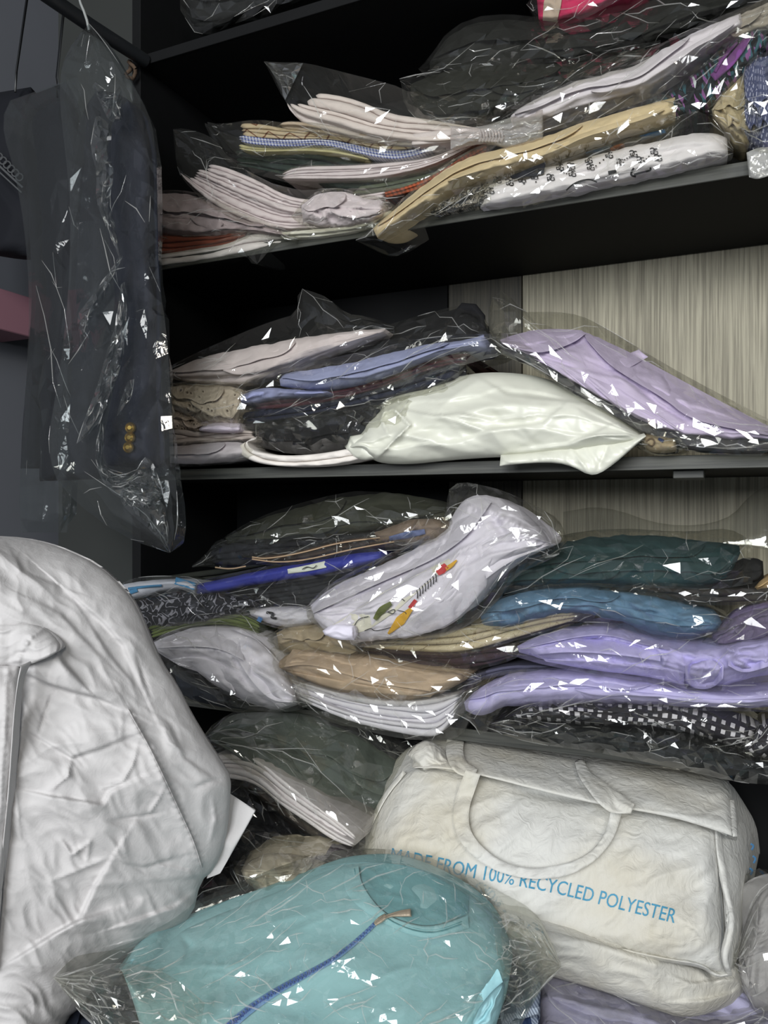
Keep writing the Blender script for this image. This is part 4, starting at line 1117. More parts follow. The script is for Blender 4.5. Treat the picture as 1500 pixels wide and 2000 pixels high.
ribbon('cream_band', cloth('cfccc0'), [(640, 1236), (700, 1216), (760, 1176), (820, 1134), (880, 1096)], [18, 46, 44, 26, 12], on(fr, .0015), lean, bulge=.002, thick=.002)
ribbon('yellow_print', cloth('d0a032'), [(758, 1238), (782, 1212), (806, 1186)], [4, 20, 6], on(fr, .005), lean, bulge=.001, thick=.001)
ribbon('red_print', cloth('b83a3c'), [(800, 1188), (806, 1180), (812, 1172)], [8, 8, 7], on(fr, .005), lean, bulge=.001, thick=.001)
ribbon('red_print', cloth('b83a3c'), [(854, 1120), (864, 1112), (872, 1104)], [10, 17, 12], on(fr, .005), lean, bulge=.001, thick=.001)
ribbon('yellow_print', cloth('d0a032'), [(870, 1112), (882, 1104), (892, 1094)], [8, 8, 3], on(fr, .005), lean, bulge=.001, thick=.001)
for i in range(8):
    x = 814 + i * 5.2; y = 1160 - i * 4.6
    ribbon('black_hatch', INK, [(x, y - 7), (x + 2, y), (x + 1, y + 9)], 2, on(fr, .005), lean, step=2, bulge=.0004, thick=.0008)
ribbon('olive_print', cloth('6b7440'), [(732, 1210), (744, 1192), (764, 1178)], [8, 15, 8], on(fr, .005), lean, bulge=.001, thick=.001)
for pts in ([(756, 1196), (772, 1188), (770, 1200), (758, 1196)], [(776, 1192), (796, 1196), (788, 1206)], [(690, 1226), (700, 1208), (720, 1204)], [(712, 1232), (726, 1226), (730, 1234), (770, 1224)], [(774, 1172), (784, 1168), (790, 1174)]):
    ribbon('black_line', INK, pts, 1.5, on(fr, .005), lean, step=2, bulge=.0004, thick=.0008)
drape('loose_end', cloth('d3cfdc'), [(630, 1232), (650, 1218), (690, 1222)], [(634, 1240), (660, 1250), (692, 1250)], D - .1, D - .1, lean, bulge=.01, thick=.02, wr=[('r', 14, .003, -20, 2)], step=3)
# beige group
pack('bagged_shirt', 'cream shirt with faint scribble print below the leaning white shirt', 'shirt', 'L', cloth('c3b79c', 'scribble', col2='8d7c62', scale=(60, 30), w=.008),
     [(760, 1246), (860, 1238), (960, 1212), (1040, 1196), (1136, 1196)], [(700, 1264), (800, 1272), (900, 1276), (1000, 1248), (1080, 1224), (1138, 1206)], -.014, G3, n=3, prot=.005, famp=.006, fan=.06)
pack('bagged_shirt', 'dark plum shirt under the cream scribble shirt, third shelf', 'shirt', 'L', cloth('33232c'),
     [(700, 1268), (780, 1262), (880, 1276), (960, 1262), (1010, 1262)], [(704, 1292), (780, 1300), (880, 1312), (960, 1296), (1012, 1280)], .0, G3, n=3, prot=.005, wob=.6, famp=.008)
pack('bagged_trousers', 'khaki beige trousers fold standing up left of the leaning white shirt', 'trousers', 'D', cloth('9d8f78'),
     [(540, 1236), (580, 1216), (640, 1220), (700, 1262)], [(545, 1270), (600, 1282), (650, 1290), (702, 1282)], -.006, G3, bulge=.02, thick=.1, wr=[('r', 30, .005, 30, 3)], famp=.006)
pack('bagged_trousers', 'beige folded trousers in the middle of the third shelf above white shirts', 'trousers', 'D', cloth('b5a08a'),
     [(540, 1296), (570, 1268), (640, 1272), (720, 1284), (800, 1302), (870, 1310), (905, 1318)], [(540, 1306), (580, 1320), (640, 1346), (720, 1362), (800, 1370), (860, 1356), (908, 1330)], -.022, G3, bulge=.035, thick=.13, seed=8, over=[([(572, 1268), (640, 1272), (720, 1286), (800, 1304), (870, 1314)], [(548, 1304), (600, 1296), (660, 1312), (740, 1336), (840, 1350)], .002, .011), ([(560, 1310), (640, 1324), (720, 1340), (850, 1354)], [(566, 1314), (640, 1342), (700, 1352), (840, 1362)], .001, .012)],
     wr=[('r', 60, .004, 12, 4)], cr=[('s', [(545, 1300), (580, 1284), (640, 1300), (720, 1330), (850, 1350)], 2, .009, 24), ('s', [(570, 1308), (650, 1340), (700, 1326), (850, 1356)], 2, .007, 18), ('s', [(640, 1280), (700, 1320), (760, 1334)], 2, -.006, 18), ('r', [(575, 1270), (568, 1300), (545, 1304)], 3, .004)],
     fA=[(500, 1310), (540, 1250), (640, 1256), (760, 1280), (900, 1300), (940, 1320)], fB=[(500, 1314), (560, 1330), (640, 1362), (760, 1384), (880, 1372), (940, 1332)], famp=.005)
pack('bagged_shirts', 'stack of white folded shirts sagging over the third shelf edge, centre', 'shirt', 'L', cloth('cfcdd6'),
     [(490, 1288), (540, 1318), (600, 1336), (680, 1358), (760, 1370), (850, 1366), (905, 1352)], [(486, 1296), (540, 1340), (600, 1374), (680, 1408), (760, 1428), (840, 1442), (868, 1430), (900, 1376)], -.04, G3, n=6, prot=.006, fan=.03, rmax=.012, depth=.16, wob=.45,
     fA=[(480, 1282), (540, 1310), (640, 1340), (800, 1364), (880, 1354), (935, 1340)], fB=[(480, 1296), (560, 1366), (660, 1412), (760, 1440), (840, 1448), (900, 1444), (920, 1400), (935, 1346)], famp=.006)
# third shelf, right
pack('bagged_shirt', 'dark bottle green shirt in glossy plastic on top of the right pile', 'shirt', 'D', cloth('243c3e'),
     [(930, 1130), (1000, 1094), (1080, 1062), (1180, 1046), (1280, 1044), (1380, 1056), (1444, 1066)], [(940, 1148), (1040, 1142), (1140, 1138), (1240, 1142), (1340, 1150), (1420, 1140), (1446, 1080)], .0, G3, dyt=.05, bulge=.035, thick=.1,
     wr=[('r', 40, .004, -8, 4)], cr=[('s', [(1020, 1084), (1120, 1064), (1220, 1070), (1300, 1092)], 2, .006, 18)],
     fA=[(900, 1160), (990, 1090), (1080, 1046), (1200, 1030), (1340, 1040), (1430, 1030), (1470, 1060)], fB=[(900, 1166), (1000, 1160), (1120, 1146), (1260, 1148), (1400, 1152), (1470, 1140)], famp=.013, fcell=44, calm=.5)
pack('bagged_shirt', 'black cloth fold at the right end of the bottle green shirt', 'cloth', 'D', cloth('1c1c1b'),
     [(1400, 1120), (1440, 1092), (1470, 1088), (1490, 1096)], [(1404, 1148), (1440, 1148), (1480, 1146), (1492, 1130)], .01, G3, bulge=.015, thick=.1, wr=[('r', 20, .003, 0, 2)], sl=False)
pack('bagged_shirt', 'glossy dark brown plastic-wrapped garment between bottle green and slate blue shirts', 'garment', 'L', cloth('2a2623'),
     [(1180, 1150), (1240, 1140), (1360, 1150), (1520, 1148)], [(1180, 1164), (1260, 1170), (1380, 1178), (1520, 1172)], -.004, G3, n=2, famp=.01, fcell=24)
pack('bagged_shirt', 'tan cloth corner at the right edge of the third shelf', 'cloth', 'D', cloth('ab9168'),
     [(1474, 1148), (1490, 1128), (1530, 1110)], [(1478, 1154), (1500, 1150), (1530, 1148)], -.002, G3, bulge=.01, thick=.08, sl=False)
pack('bagged_shirt', 'slate blue wrinkled shirt in the right pile, third shelf', 'shirt', 'D', cloth('5d7d9a'),
     [(938, 1200), (970, 1170), (1040, 1152), (1120, 1146), (1220, 1156), (1320, 1176), (1390, 1196), (1410, 1216)], [(942, 1222), (1000, 1226), (1060, 1206), (1120, 1194), (1200, 1210), (1260, 1234), (1320, 1248), (1400, 1232)], -.014, G3, bulge=.035, thick=.12, seed=17,
     wr=[('r', 34, .008, 15, 2.5), ('r', 15, .003, 40, 2)], fA=[(920, 1206), (980, 1160), (1100, 1136), (1240, 1146), (1380, 1180), (1430, 1210)], fB=[(920, 1226), (1000, 1236), (1100, 1210), (1220, 1226), (1320, 1258), (1430, 1226)], famp=.010, fcell=40)
pack('bagged_shirt', 'purple grey shirt end hazy in plastic at the far right above lavender', 'shirt', 'D', cloth('75698f'),
     [(1390, 1240), (1430, 1196), (1480, 1178), (1540, 1170)], [(1396, 1262), (1440, 1262), (1490, 1262), (1540, 1262)], -.01, G3, bulge=.02, thick=.1, wr=[('r', 30, .006, -40, 2)], famp=.009)
pack('bagged_shirt', 'lavender gathered shirt with rolled collar, upper of two in the right pile', 'shirt', 'D', cloth('b9b2e4'),
     [(1010, 1262), (1050, 1244), (1120, 1230), (1170, 1226), (1230, 1234), (1300, 1252), (1400, 1262), (1460, 1254), (1530, 1240)], [(1014, 1274), (1080, 1294), (1160, 1308), (1240, 1316), (1310, 1322), (1350, 1344), (1400, 1344), (1450, 1326), (1530, 1312)], -.03, G3, bulge=.045, thick=.14, seed=23, step=4, over=[([(1012, 1262), (1060, 1246), (1130, 1232), (1180, 1228), (1250, 1240), (1310, 1256)], [(1016, 1268), (1080, 1254), (1140, 1242), (1190, 1240), (1250, 1258), (1308, 1270)], .001, .008), ([(1030, 1264), (1120, 1248), (1200, 1248), (1290, 1276)], [(1040, 1280), (1120, 1272), (1220, 1280), (1290, 1292)], .001, .012), ([(1338, 1300), (1360, 1282), (1396, 1280), (1414, 1300)], [(1340, 1330), (1356, 1346), (1390, 1346), (1412, 1326)], .012, .022), ([(1420, 1266), (1460, 1262), (1530, 1246)], [(1422, 1300), (1450, 1316), (1490, 1306), (1530, 1290)], .004, .014), ([(1060, 1286), (1160, 1292), (1280, 1300), (1336, 1312)], [(1066, 1292), (1160, 1310), (1260, 1320), (1336, 1338)], .001, .012)],
     wr=[('r', 40, .006, 12, 3), ('r', 18, .003, 60, 2), ('n', 60, .006, 0, 2)],
     cr=[('s', [(1014, 1266), (1100, 1248), (1180, 1244), (1280, 1270)], 2, -.008, 16), ('s', [(1060, 1288), (1160, 1290), (1260, 1300), (1330, 1312)], 2, .008, 20), ('s', [(1342, 1330), (1350, 1300), (1390, 1282), (1410, 1300), (1396, 1330)], 2.5, .012, 24), ('r', [(1280, 1262), (1300, 1290), (1290, 1312)], 4, .007), ('s', [(1420, 1262), (1440, 1290), (1480, 1310), (1500, 1280)], 2.5, .010, 24), ('g', [(1150, 1252), (1180, 1258)], 7, -.01)],
     fA=[(990, 1262), (1060, 1228), (1170, 1210), (1300, 1236), (1400, 1240), (1440, 1196), (1540, 1180)], fB=[(990, 1278), (1080, 1304), (1220, 1326), (1320, 1340), (1380, 1356), (1450, 1340), (1540, 1320)], famp=.009, fcell=46)
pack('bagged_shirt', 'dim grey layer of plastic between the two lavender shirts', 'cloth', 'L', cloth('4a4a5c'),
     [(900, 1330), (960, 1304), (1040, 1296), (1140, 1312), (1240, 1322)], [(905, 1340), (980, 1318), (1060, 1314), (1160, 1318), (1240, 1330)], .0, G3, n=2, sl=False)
pack('bagged_shirt', 'smooth lavender folded shirt with drooping left end, lower of two', 'shirt', 'D', cloth('beb8e6'),
     [(906, 1372), (930, 1346), (980, 1322), (1050, 1312), (1140, 1316), (1240, 1328), (1340, 1346), (1440, 1352), (1530, 1344)], [(910, 1388), (930, 1398), (955, 1396), (980, 1380), (1060, 1374), (1160, 1372), (1280, 1376), (1400, 1384), (1530, 1380)], -.032, G3, bulge=.03, thick=.14, seed=14,
     wr=[('r', 60, .003, 4, 5), ('n', 50, .003, 0, 2)], cr=[('s', [(960, 1388), (956, 1360), (985, 1336), (1080, 1330)], 2.5, .008, 26), ('r', [(1020, 1350), (1080, 1334), (1200, 1344), (1320, 1358)], 4, -.002)],
     fA=[(886, 1380), (920, 1330), (990, 1308), (1120, 1304), (1300, 1330), (1540, 1334)], fB=[(886, 1392), (926, 1412), (934, 1436), (950, 1436), (958, 1404), (1060, 1384), (1300, 1386), (1540, 1392)], famp=.005)
pack('bagged_shirt', 'black shirt with white square check print at the bottom right, third shelf', 'shirt', 'D', cloth('1f1d25', 'squares', col2='c6c4cc', scale=(74, 74), ang=4),
     [(1000, 1396), (1060, 1374), (1160, 1372), (1280, 1378), (1380, 1388), (1440, 1404), (1480, 1420)], [(1008, 1406), (1080, 1410), (1180, 1418), (1280, 1424), (1350, 1430), (1410, 1450), (1470, 1470)], -.034, G3, bulge=.022, thick=.14,
     wr=[('n', 40, .004, 8, 3), ('r', 60, .002, 5, 4)], cr=[('s', [(1000, 1402), (1100, 1392), (1240, 1396), (1400, 1424)], 1.6, .005, 14)],
     fA=[(960, 1412), (1040, 1368), (1200, 1362), (1360, 1374), (1460, 1396), (1500, 1420)], fB=[(960, 1418), (1060, 1424), (1200, 1430), (1320, 1440), (1420, 1480), (1500, 1490)], famp=.009, fcell=30)
pack('bagged_shirt', 'second piece of black white-checked cloth at the lower right frame edge', 'shirt', 'D', cloth('1f1d25', 'squares', col2='c6c4cc', scale=(74, 74), ang=40),
     [(1470, 1440), (1490, 1412), (1540, 1396)], [(1450, 1468), (1480, 1480), (1540, 1480)], -.044, G3, bulge=.02, thick=.1, wr=[('n', 30, .004, 50, 2)], famp=.008, fcell=26)
pack('bagged_trousers', 'charcoal garments in crackling plastic along the third shelf edge under the check shirt', 'garment', 'D', cloth('1f2326'),
     [(966, 1416), (1040, 1412), (1140, 1420), (1280, 1430), (1380, 1456), (1460, 1482), (1540, 1490)], [(970, 1428), (1040, 1446), (1140, 1460), (1240, 1476), (1340, 1496), (1440, 1518), (1540, 1532)], -.03, G3, bulge=.03, thick=.14,
     wr=[('r', 34, .007, 12, 2)], fA=[(950, 1408), (1060, 1404), (1200, 1414), (1340, 1432), (1540, 1470)], fB=[(952, 1426), (1040, 1452), (1160, 1468), (1260, 1488), (1340, 1506), (1440, 1528), (1540, 1536)], famp=.012, fcell=30, calm=.7)
# upright clear sheet behind the right pile
t = thing('plastic_sheet', 'loose upright sheet of clear plastic behind the bottle green shirt', 'plastic', PY(1200, 1050, D + .2))
drape('loose_film', FILM_H, [(1100, 1000), (1180, 986), (1300, 1030), (1420, 1020), (1470, 960), (1520, 940)], [(1100, 1060), (1200, 1064), (1300, 1066), (1420, 1066), (1480, 1070), (1520, 1080)], D + .2, D + .16, t, bulge=.01, thick=.003, wr=[('f', 50, .006, 30, 2)])
# ------------------------------------------------------------------ below the third shelf
G4 = 'packaged garments below the third shelf'


def tpack(name, label, cat, kind_mat, A, B, ta, tb, sl=True, up=6, dn=6, l=16, r=16, fA=None, fB=None, famp=.006, fcell=34, lift=.012, part='folded_garment', group=G4, fmat=None, over='auto', calm=.22, **kw):
    t = thing(name, label, cat, base_of(A, B, tb if np.ndim(tb) == 0 else tb[0], 't'), group)
    seed = kw.setdefault('seed', (sum(map(ord, label)) % 971) + 1)
    hpx = np.hypot(*(resample(A, 20) - resample(B, 20)).T).max()
    kw.setdefault('folds', int(min(4, max(1, hpx / 26)))); kw.setdefault('boost', 1.5); kw.setdefault('rag', min(3.0, hpx / 22))
    drape(part, kind_mat, A, B, ta, tb, t, 't', **kw)
    overlays(t, kind_mat, A, B, over, seed, hpx, 't')
    fr = LAST[0]
    if sl:
        gA, gB = grow(A, B, up, dn, l, r, seed)
        bl = kw.get('bulge', .01)
        sub = lambda q: (np.asarray(q, float) - .4 * bl)
        sleeve(t, fA or gA, fB or gB, sub(tb), .09, seed, fcell, famp, mat=fmat, mode='t', calm=calm, ya=sub(ta))
    LAST[0] = fr
    return t


tpack('bagged_trousers', 'dark grey green folded trousers sloping down behind the recycled polyester bag', 'trousers', cloth('545c56'),
      [(408, 1436), (440, 1406), (520, 1396), (620, 1400), (720, 1440), (800, 1496), (830, 1520)], [(412, 1446), (460, 1476), (520, 1520), (580, 1556), (640, 1590), (690, 1640), (740, 1660), (830, 1600)], 1.27, 1.15, bulge=.03, thick=.1, seed=3,
      wr=[('r', 90, .004, 35, 4), ('n', 60, .003, 35, 2)], cr=[('s', [(500, 1416), (600, 1450), (700, 1510), (780, 1560)], 2, .006, 30), ('s', [(460, 1460), (560, 1490), (640, 1545), (720, 1600)], 2, .004, 24)],
      fA=[(395, 1440), (430, 1396), (540, 1388), (700, 1410), (800, 1450), (850, 1500)], fB=[(398, 1452), (460, 1490), (560, 1560), (660, 1630), (720, 1660), (850, 1600)], famp=.004, fcell=60)
tpack('bagged_shirt', 'black garment in shiny plastic under the third shelf, left of the bag handle', 'garment', cloth('14161b'),
      [(620, 1404), (700, 1396), (780, 1420), (830, 1450)], [(640, 1412), (700, 1440), (770, 1490), (832, 1506)], 1.34, 1.26, bulge=.02, thick=.08, wr=[('r', 24, .005, 30, 2)], famp=.010, fcell=24)
pack('bagged_shirts', 'white folded shirt layers below the grey green trousers', 'shirt', 'L', cloth('e0dbde'),
     [(405, 1478), (450, 1470), (500, 1480), (560, 1528), (620, 1576), (670, 1610), (702, 1640)], [(408, 1516), (450, 1520), (500, 1530), (550, 1574), (600, 1606), (650, 1642), (694, 1656)], -.16, G4, n=5, prot=.005, rmax=.012, depth=.12, wob=.5, stag=.0, fan=.02, up=10, dn=8,
     fA=[(398, 1470), (460, 1452), (530, 1470), (620, 1548), (712, 1626)], fB=[(400, 1520), (480, 1540), (560, 1596), (640, 1656), (714, 1662)])
tpack('bagged_trousers', 'brown edged folded trousers under the white shirt layers', 'trousers', cloth('40342f'),
      [(484, 1530), (520, 1546), (580, 1590), (640, 1630), (700, 1656)], [(486, 1538), (520, 1566), (580, 1612), (640, 1648), (690, 1668)], 1.16, 1.14, bulge=.012, thick=.1, wr=[('r', 20, .003, 38, 4)], famp=.006)
tpack('bagged_shirt', 'navy black garment in glossy plastic beside the point of the white gown', 'garment', cloth('10131c'),
      [(430, 1530), (480, 1530), (540, 1580), (620, 1640), (700, 1668)], [(436, 1680), (500, 1690), (580, 1694), (660, 1690), (702, 1680)], 1.19, 1.08, bulge=.02, thick=.1, wr=[('r', 40, .006, 15, 2)], famp=.012, fcell=34)
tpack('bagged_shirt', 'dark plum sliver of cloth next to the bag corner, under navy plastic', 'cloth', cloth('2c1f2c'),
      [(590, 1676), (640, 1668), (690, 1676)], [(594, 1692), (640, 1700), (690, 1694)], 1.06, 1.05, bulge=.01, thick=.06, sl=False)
tpack('bagged_shirt', 'beige bundled shirt just above the turquoise jacket', 'shirt', cloth('aaa292'),
      [(470, 1700), (500, 1670), (550, 1664), (620, 1676), (680, 1700)], [(480, 1722), (510, 1744), (560, 1756), (620, 1740), (684, 1714)], 1.05, 1.02, bulge=.03, thick=.1, seed=6, wr=[('r', 30, .008, 30, 2), ('r', 14, .003, 50, 2)],
      fA=[(450, 1690), (490, 1660), (560, 1654), (640, 1664), (710, 1690)], fB=[(455, 1700), (480, 1750), (540, 1768), (640, 1750), (712, 1712)], famp=.009, fcell=26)
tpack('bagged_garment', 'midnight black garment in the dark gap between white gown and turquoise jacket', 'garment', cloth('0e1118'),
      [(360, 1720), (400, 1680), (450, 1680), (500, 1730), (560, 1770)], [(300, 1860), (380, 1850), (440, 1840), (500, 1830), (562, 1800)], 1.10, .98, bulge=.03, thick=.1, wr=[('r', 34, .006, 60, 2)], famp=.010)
tpack('folded_cloth', 'pale mint sliver of cloth under the beige bundle', 'cloth', cloth('9fb3ac'),
      [(492, 1746), (520, 1742), (560, 1752)], [(490, 1762), (520, 1766), (560, 1764)], 1.03, 1.02, bulge=.008, thick=.05, sl=False)

# recycled polyester bag
rb_ = thing('shopping_bag', 'large full off-white fabric bag printed MADE FROM 100% RECYCLED POLYESTER below the third shelf', 'bag', PT(1060, 1985, 1.02))


def bagcloth():
    T = NT('nonwoven_polyester')
    tc = T.n('TexCoord')
    n0 = T.n('TexNoise', {'Vector': tc.outputs['Object'], 'Scale': 6.0, 'Detail': 4.0})
    mp = T.n('Mapping', {0: tc.outputs['Object'], 'Rotation': (0, .7, 0), 'Scale': (160, 60, 30)})
    n1 = T.n('TexNoise', {'Vector': mp.outputs[0], 'Scale': 1.0, 'Detail': 3.0})
    n2 = T.n('TexNoise', {'Vector': tc.outputs['Object'], 'Scale': 48.0, 'Detail': 4.0, 'Distortion': 1.5})
    rp = T.n('ValToRGB', {0: n0.outputs[0]})
    rp.color_ramp.elements[0].position = .40; rp.color_ramp.elements[0].color = srgb('c4c4c0')
    rp.color_ramp.elements[1].position = .72; rp.color_ramp.elements[1].color = srgb('b9b29e')
    c = T.mix(T.math('MULTIPLY', n1.outputs[0], .25), rp.outputs[0], srgb('d8d7d2'))
    bp = T.n('Bump', {'Strength': .75, 'Distance': .003, 'Height': T.math('ADD', n2.outputs[0], T.math('MULTIPLY', n1.outputs[0], .4))})
    return T.done(T.n('BsdfPrincipled', {'Base Color': c, 'Roughness': .8, 'Normal': bp.outputs[0], 'Specular IOR Level': .25}).outputs[0])


MB = bagcloth()
# front panel
A = [(676, 1684), (712, 1634), (746, 1562), (786, 1514), (830, 1490), (940, 1500), (1060, 1530), (1180, 1556), (1290, 1580), (1404, 1614)]
B = [(676, 1700), (720, 1742), (790, 1764), (880, 1778), (980, 1796), (1050, 1812), (1140, 1834), (1240, 1862), (1340, 1884), (1420, 1904)]
drape('front_panel', MB, A, B, [1.20, 1.16, 1.14, 1.12, 1.10, 1.07, 1.05], [1.12, 1.05, 1.02, .99, .97, .95, .95], rb_, 't', bulge=.05, thick=.25, step=4, seed=41, edge=.5, ends=.05, boost=1.5,
      wr=[('n', 130, .008, 20, 1.5), ('r', 60, .003, -40, 3), ('r', 26, .0012, -35, 3), ('f', 44, .0012, -30, 2)],
      cr=[('r', [(786, 1514), (746, 1562), (712, 1638), (676, 1684)], 5, .006), ('g', [(1010, 1542), (1080, 1556), (1140, 1566)], 10, -.010), ('s', [(1380, 1850), (1360, 1820), (1330, 1800)], 2.5, .004, 20)])
FRB = LAST[0]
drape('side_panel', MB, [(1404, 1614), (1436, 1600), (1462, 1612), (1484, 1662)], [(1420, 1904), (1432, 1890), (1444, 1868), (1462, 1770)], [1.055, 1.10, 1.16, 1.26], [.955, 1.0, 1.06, 1.14], rb_, 't', bulge=.02, thick=.06, step=4, seed=43,
      wr=[('r', 40, .006, 80, 3), ('n', 60, .006, 0, 1)], ends=.02)
drape('bottom_panel', MB, [(700, 1742), (880, 1778), (1050, 1812), (1140, 1834), (1240, 1860), (1340, 1882), (1400, 1896), (1444, 1868), (1456, 1900)], [(720, 1756), (880, 1830), (1000, 1876), (1070, 1906), (1160, 1930), (1270, 1968), (1340, 1992), (1430, 1966), (1458, 1934)], [1.04, .985, .962, .955, .95, .95, .95, .99, 1.03], [1.06, 1.0, .99, .985, .98, .975, .97, .98, 1.03], rb_, 't', bulge=.028, thick=.2, step=4, seed=47,
      wr=[('n', 70, .008, 20, 2), ('r', 40, .004, 15, 3)], cr=[('s', [(1318, 1956), (1380, 1952), (1430, 1938), (1452, 1916)], 2.5, .010, 22), ('s', [(1300, 1900), (1350, 1920), (1420, 1912)], 2.5, .008, 24), ('g', [(1380, 1888), (1400, 1920)], 8, -.01)])
# folded top flap
drape('top_flap', MB, [(800, 1478), (826, 1450), (880, 1445), (960, 1450), (1100, 1476), (1270, 1497), (1390, 1514), (1424, 1526)], [(806, 1500), (860, 1500), (930, 1512), (1046, 1542), (1170, 1572), (1250, 1584), (1330, 1600), (1434, 1634)], [1.24, 1.22, 1.21, 1.19, 1.17, 1.15, 1.13, 1.12], [1.10, 1.08, 1.06, 1.04, 1.02, 1.01, 1.0, .995], rb_, 't', bulge=.022, thick=.05, step=4, seed=51, ends=.03,
      wr=[('r', 50, .004, 15, 3), ('n', 80, .006, 10, 2), ('r', 24, .0015, -50, 2)], cr=[('s', [(1130, 1480), (1124, 1496), (1180, 1560)], 2.5, .006, 30), ('s', [(1240, 1578), (1330, 1590), (1410, 1600)], 2.5, .005, 18)])
FRF = LAST[0]
drape('flap_gusset', MB, [(1386, 1516), (1424, 1524), (1452, 1566), (1478, 1610), (1484, 1660)], [(1398, 1622), (1434, 1640), (1452, 1650), (1474, 1664), (1484, 1668)], [1.12, 1.12, 1.18, 1.22, 1.26], [1.0, 1.01, 1.08, 1.16, 1.25], rb_, 't', bulge=.012, thick=.03, step=4, wr=[('r', 30, .005, 50, 2)], ends=.02)
drape('corner_tuck', MB, [(796, 1474), (820, 1450), (850, 1452), (900, 1500)], [(828, 1504), (850, 1500), (872, 1506), (902, 1512)], 1.14, 1.10, rb_, 't', bulge=.014, thick=.03, step=3, wr=[('r', 16, .006, 45, 2)])
# seams
ribbon('seam_piping', MB, [(1402, 1614), (1408, 1680), (1418, 1740), (1430, 1790), (1424, 1836), (1414, 1870), (1426, 1906)], [11, 14, 14, 12, 14, 14, 10], lambda x, y: surf(FRB, np.minimum(x, 1404), y) - .006, rb_, 't', .008, .004)
ribbon('seam_piping', MB, [(790, 1508), (752, 1552), (724, 1608), (704, 1650), (676, 1688)], 9, on(FRB, .006), rb_, 't', .008, .004)
ribbon('seam_piping', MB, [(940, 1788), (1047, 1813), (1137, 1836), (1217, 1858), (1300, 1876), (1372, 1886), (1400, 1908), (1428, 1902)], [5, 6, 6, 7, 8, 8, 7, 6], on(FRB, .007), rb_, 't', .008, .003)
ribbon('flap_hem', MB, [(1430, 1562), (1434, 1600), (1436, 1634)], [8, 9, 9], lambda x, y: surf(FRF, x, y) - .006, rb_, 't', .006, .003)
# handles
ribbon('strap_handle', MB, [(924, 1508), (914, 1536), (902, 1570), (900, 1604), (908, 1634), (934, 1666), (976, 1694), (1034, 1708), (1100, 1702), (1150, 1680), (1180, 1650), (1196, 1618), (1204, 1584)],
       [30, 31, 30, 28, 26, 22, 20, 22, 24, 20, 18, 20, 22], lambda x, y: np.minimum(surf(FRB, x, y), np.where(y < 1600, surf(FRF, x, np.minimum(y, 1560)), 9)) - .014, rb_, 't', .004, .002, seed=3, wr=[('r', 16, .0018, -30, 3)])
ribbon('strap_handle', MB, [(1132, 1486), (1140, 1512), (1168, 1540), (1196, 1566), (1236, 1580)], [18, 26, 38, 44, 20], on(FRF, .020), rb_, 't', .012, .006, wr=[('r', 16, .003, 50, 3)])
ribbon('strap_handle', MB, [(890, 1442), (886, 1470), (898, 1500), (930, 1510)], [34, 34, 30, 16], on(FRF, .014), rb_, 't', .012, .005, wr=[('r', 14, .002, 80, 3)])
BLUE_INK = plain('blue_print', '3f88a8', .7)
text_on('printed_text', BLUE_INK, 'MADE FROM 100% RECYCLED POLYESTER', [(761, 1683), (830, 1696), (900, 1711), (1000, 1728), (1100, 1748), (1200, 1774), (1317, 1803)], 29, on(FRB, .0012), rb_, 't')
for (x, y, s) in ((1470, 1652, 8), (1474, 1676, 10), (1468, 1700, 9), (1464, 1724, 8)):
    ribbon('side_print', plain('dark_blue_print', '3f6f98', .7), [(x - 4, y - 4), (x + 3, y), (x - 2, y + s)], 4, 1.10, rb_, 't', .001, .0004, step=2)

# turquoise jacket in the foreground
jk = thing('bagged_jacket', 'turquoise zip jacket in clear plastic lying in the foreground', 'jacket', PT(640, 2040, .85))
TQ = cloth('92bdc4')
A = [(232, 1890), (290, 1856), (346, 1822), (420, 1788), (500, 1758), (580, 1726), (640, 1700), (690, 1686), (767, 1682), (833, 1698), (920, 1744), (980, 1800), (1004, 1860), (996, 1900)]
B = [(240, 1900), (262, 1960), (290, 2060), (400, 2080), (500, 2090), (600, 2090), (700, 2090), (800, 2080), (900, 2060), (960, 2010), (985, 1960), (996, 1910)]
drape('jacket_body', TQ, A, B, [.93, .95, .97, .97, .95, .92], [.84, .79, .77, .77, .79, .86], jk, 't', bulge=.035, thick=.10, step=4, seed=61, ends=.05,
      wr=[('r', 110, .004, -25, 3), ('n', 110, .008, -20, 2), ('r', 44, .0015, -20, 3)],
      cr=[('s', [(455, 2010), (520, 1950), (585, 1908), (660, 1872), (705, 1836), (745, 1796)], 2, .005, 30), ('s', [(690, 1700), (684, 1730), (706, 1762), (748, 1790)], 2, .007, 20), ('s', [(705, 1706), (704, 1736), (740, 1780)], 2, -.006, 16), ('g', [(740, 1700), (830, 1712), (910, 1760)], 16, -.006), ('s', [(742, 1786), (800, 1816), (850, 1822), (905, 1800)], 1.6, .003, 16), ('s', [(900, 2010), (930, 1960), (970, 1920), (990, 1914)], 2.5, .010, 22), ('g', [(350, 1822), (372, 1850), (360, 1880)], 6, -.005), ('s', [(620, 1720), (560, 1760), (520, 1800)], 3, .003, 30)])
FRJ = LAST[0]
na = resample([(702, 1692), (767, 1685), (833, 1701), (916, 1750)], 60); nb = resample([(706, 1730), (748, 1782), (800, 1804), (850, 1809), (914, 1784)], 60)
drape('neck_facing', cloth('76a8b0'), na, nb, on(FRJ, .003)(na[:, 0], na[:, 1]), on(FRJ, .0055)(nb[:, 0], nb[:, 1]), jk, 't', bulge=.002, thick=.002, step=4, k=0, wr=[('r', 40, .0015, 20, 2)])
ca = resample([(676, 1692), (668, 1730), (690, 1764), (740, 1800), (800, 1828), (856, 1834), (916, 1812)], 70); cb = resample([(700, 1692), (706, 1730), (748, 1784), (800, 1806), (850, 1811), (914, 1788)], 70)
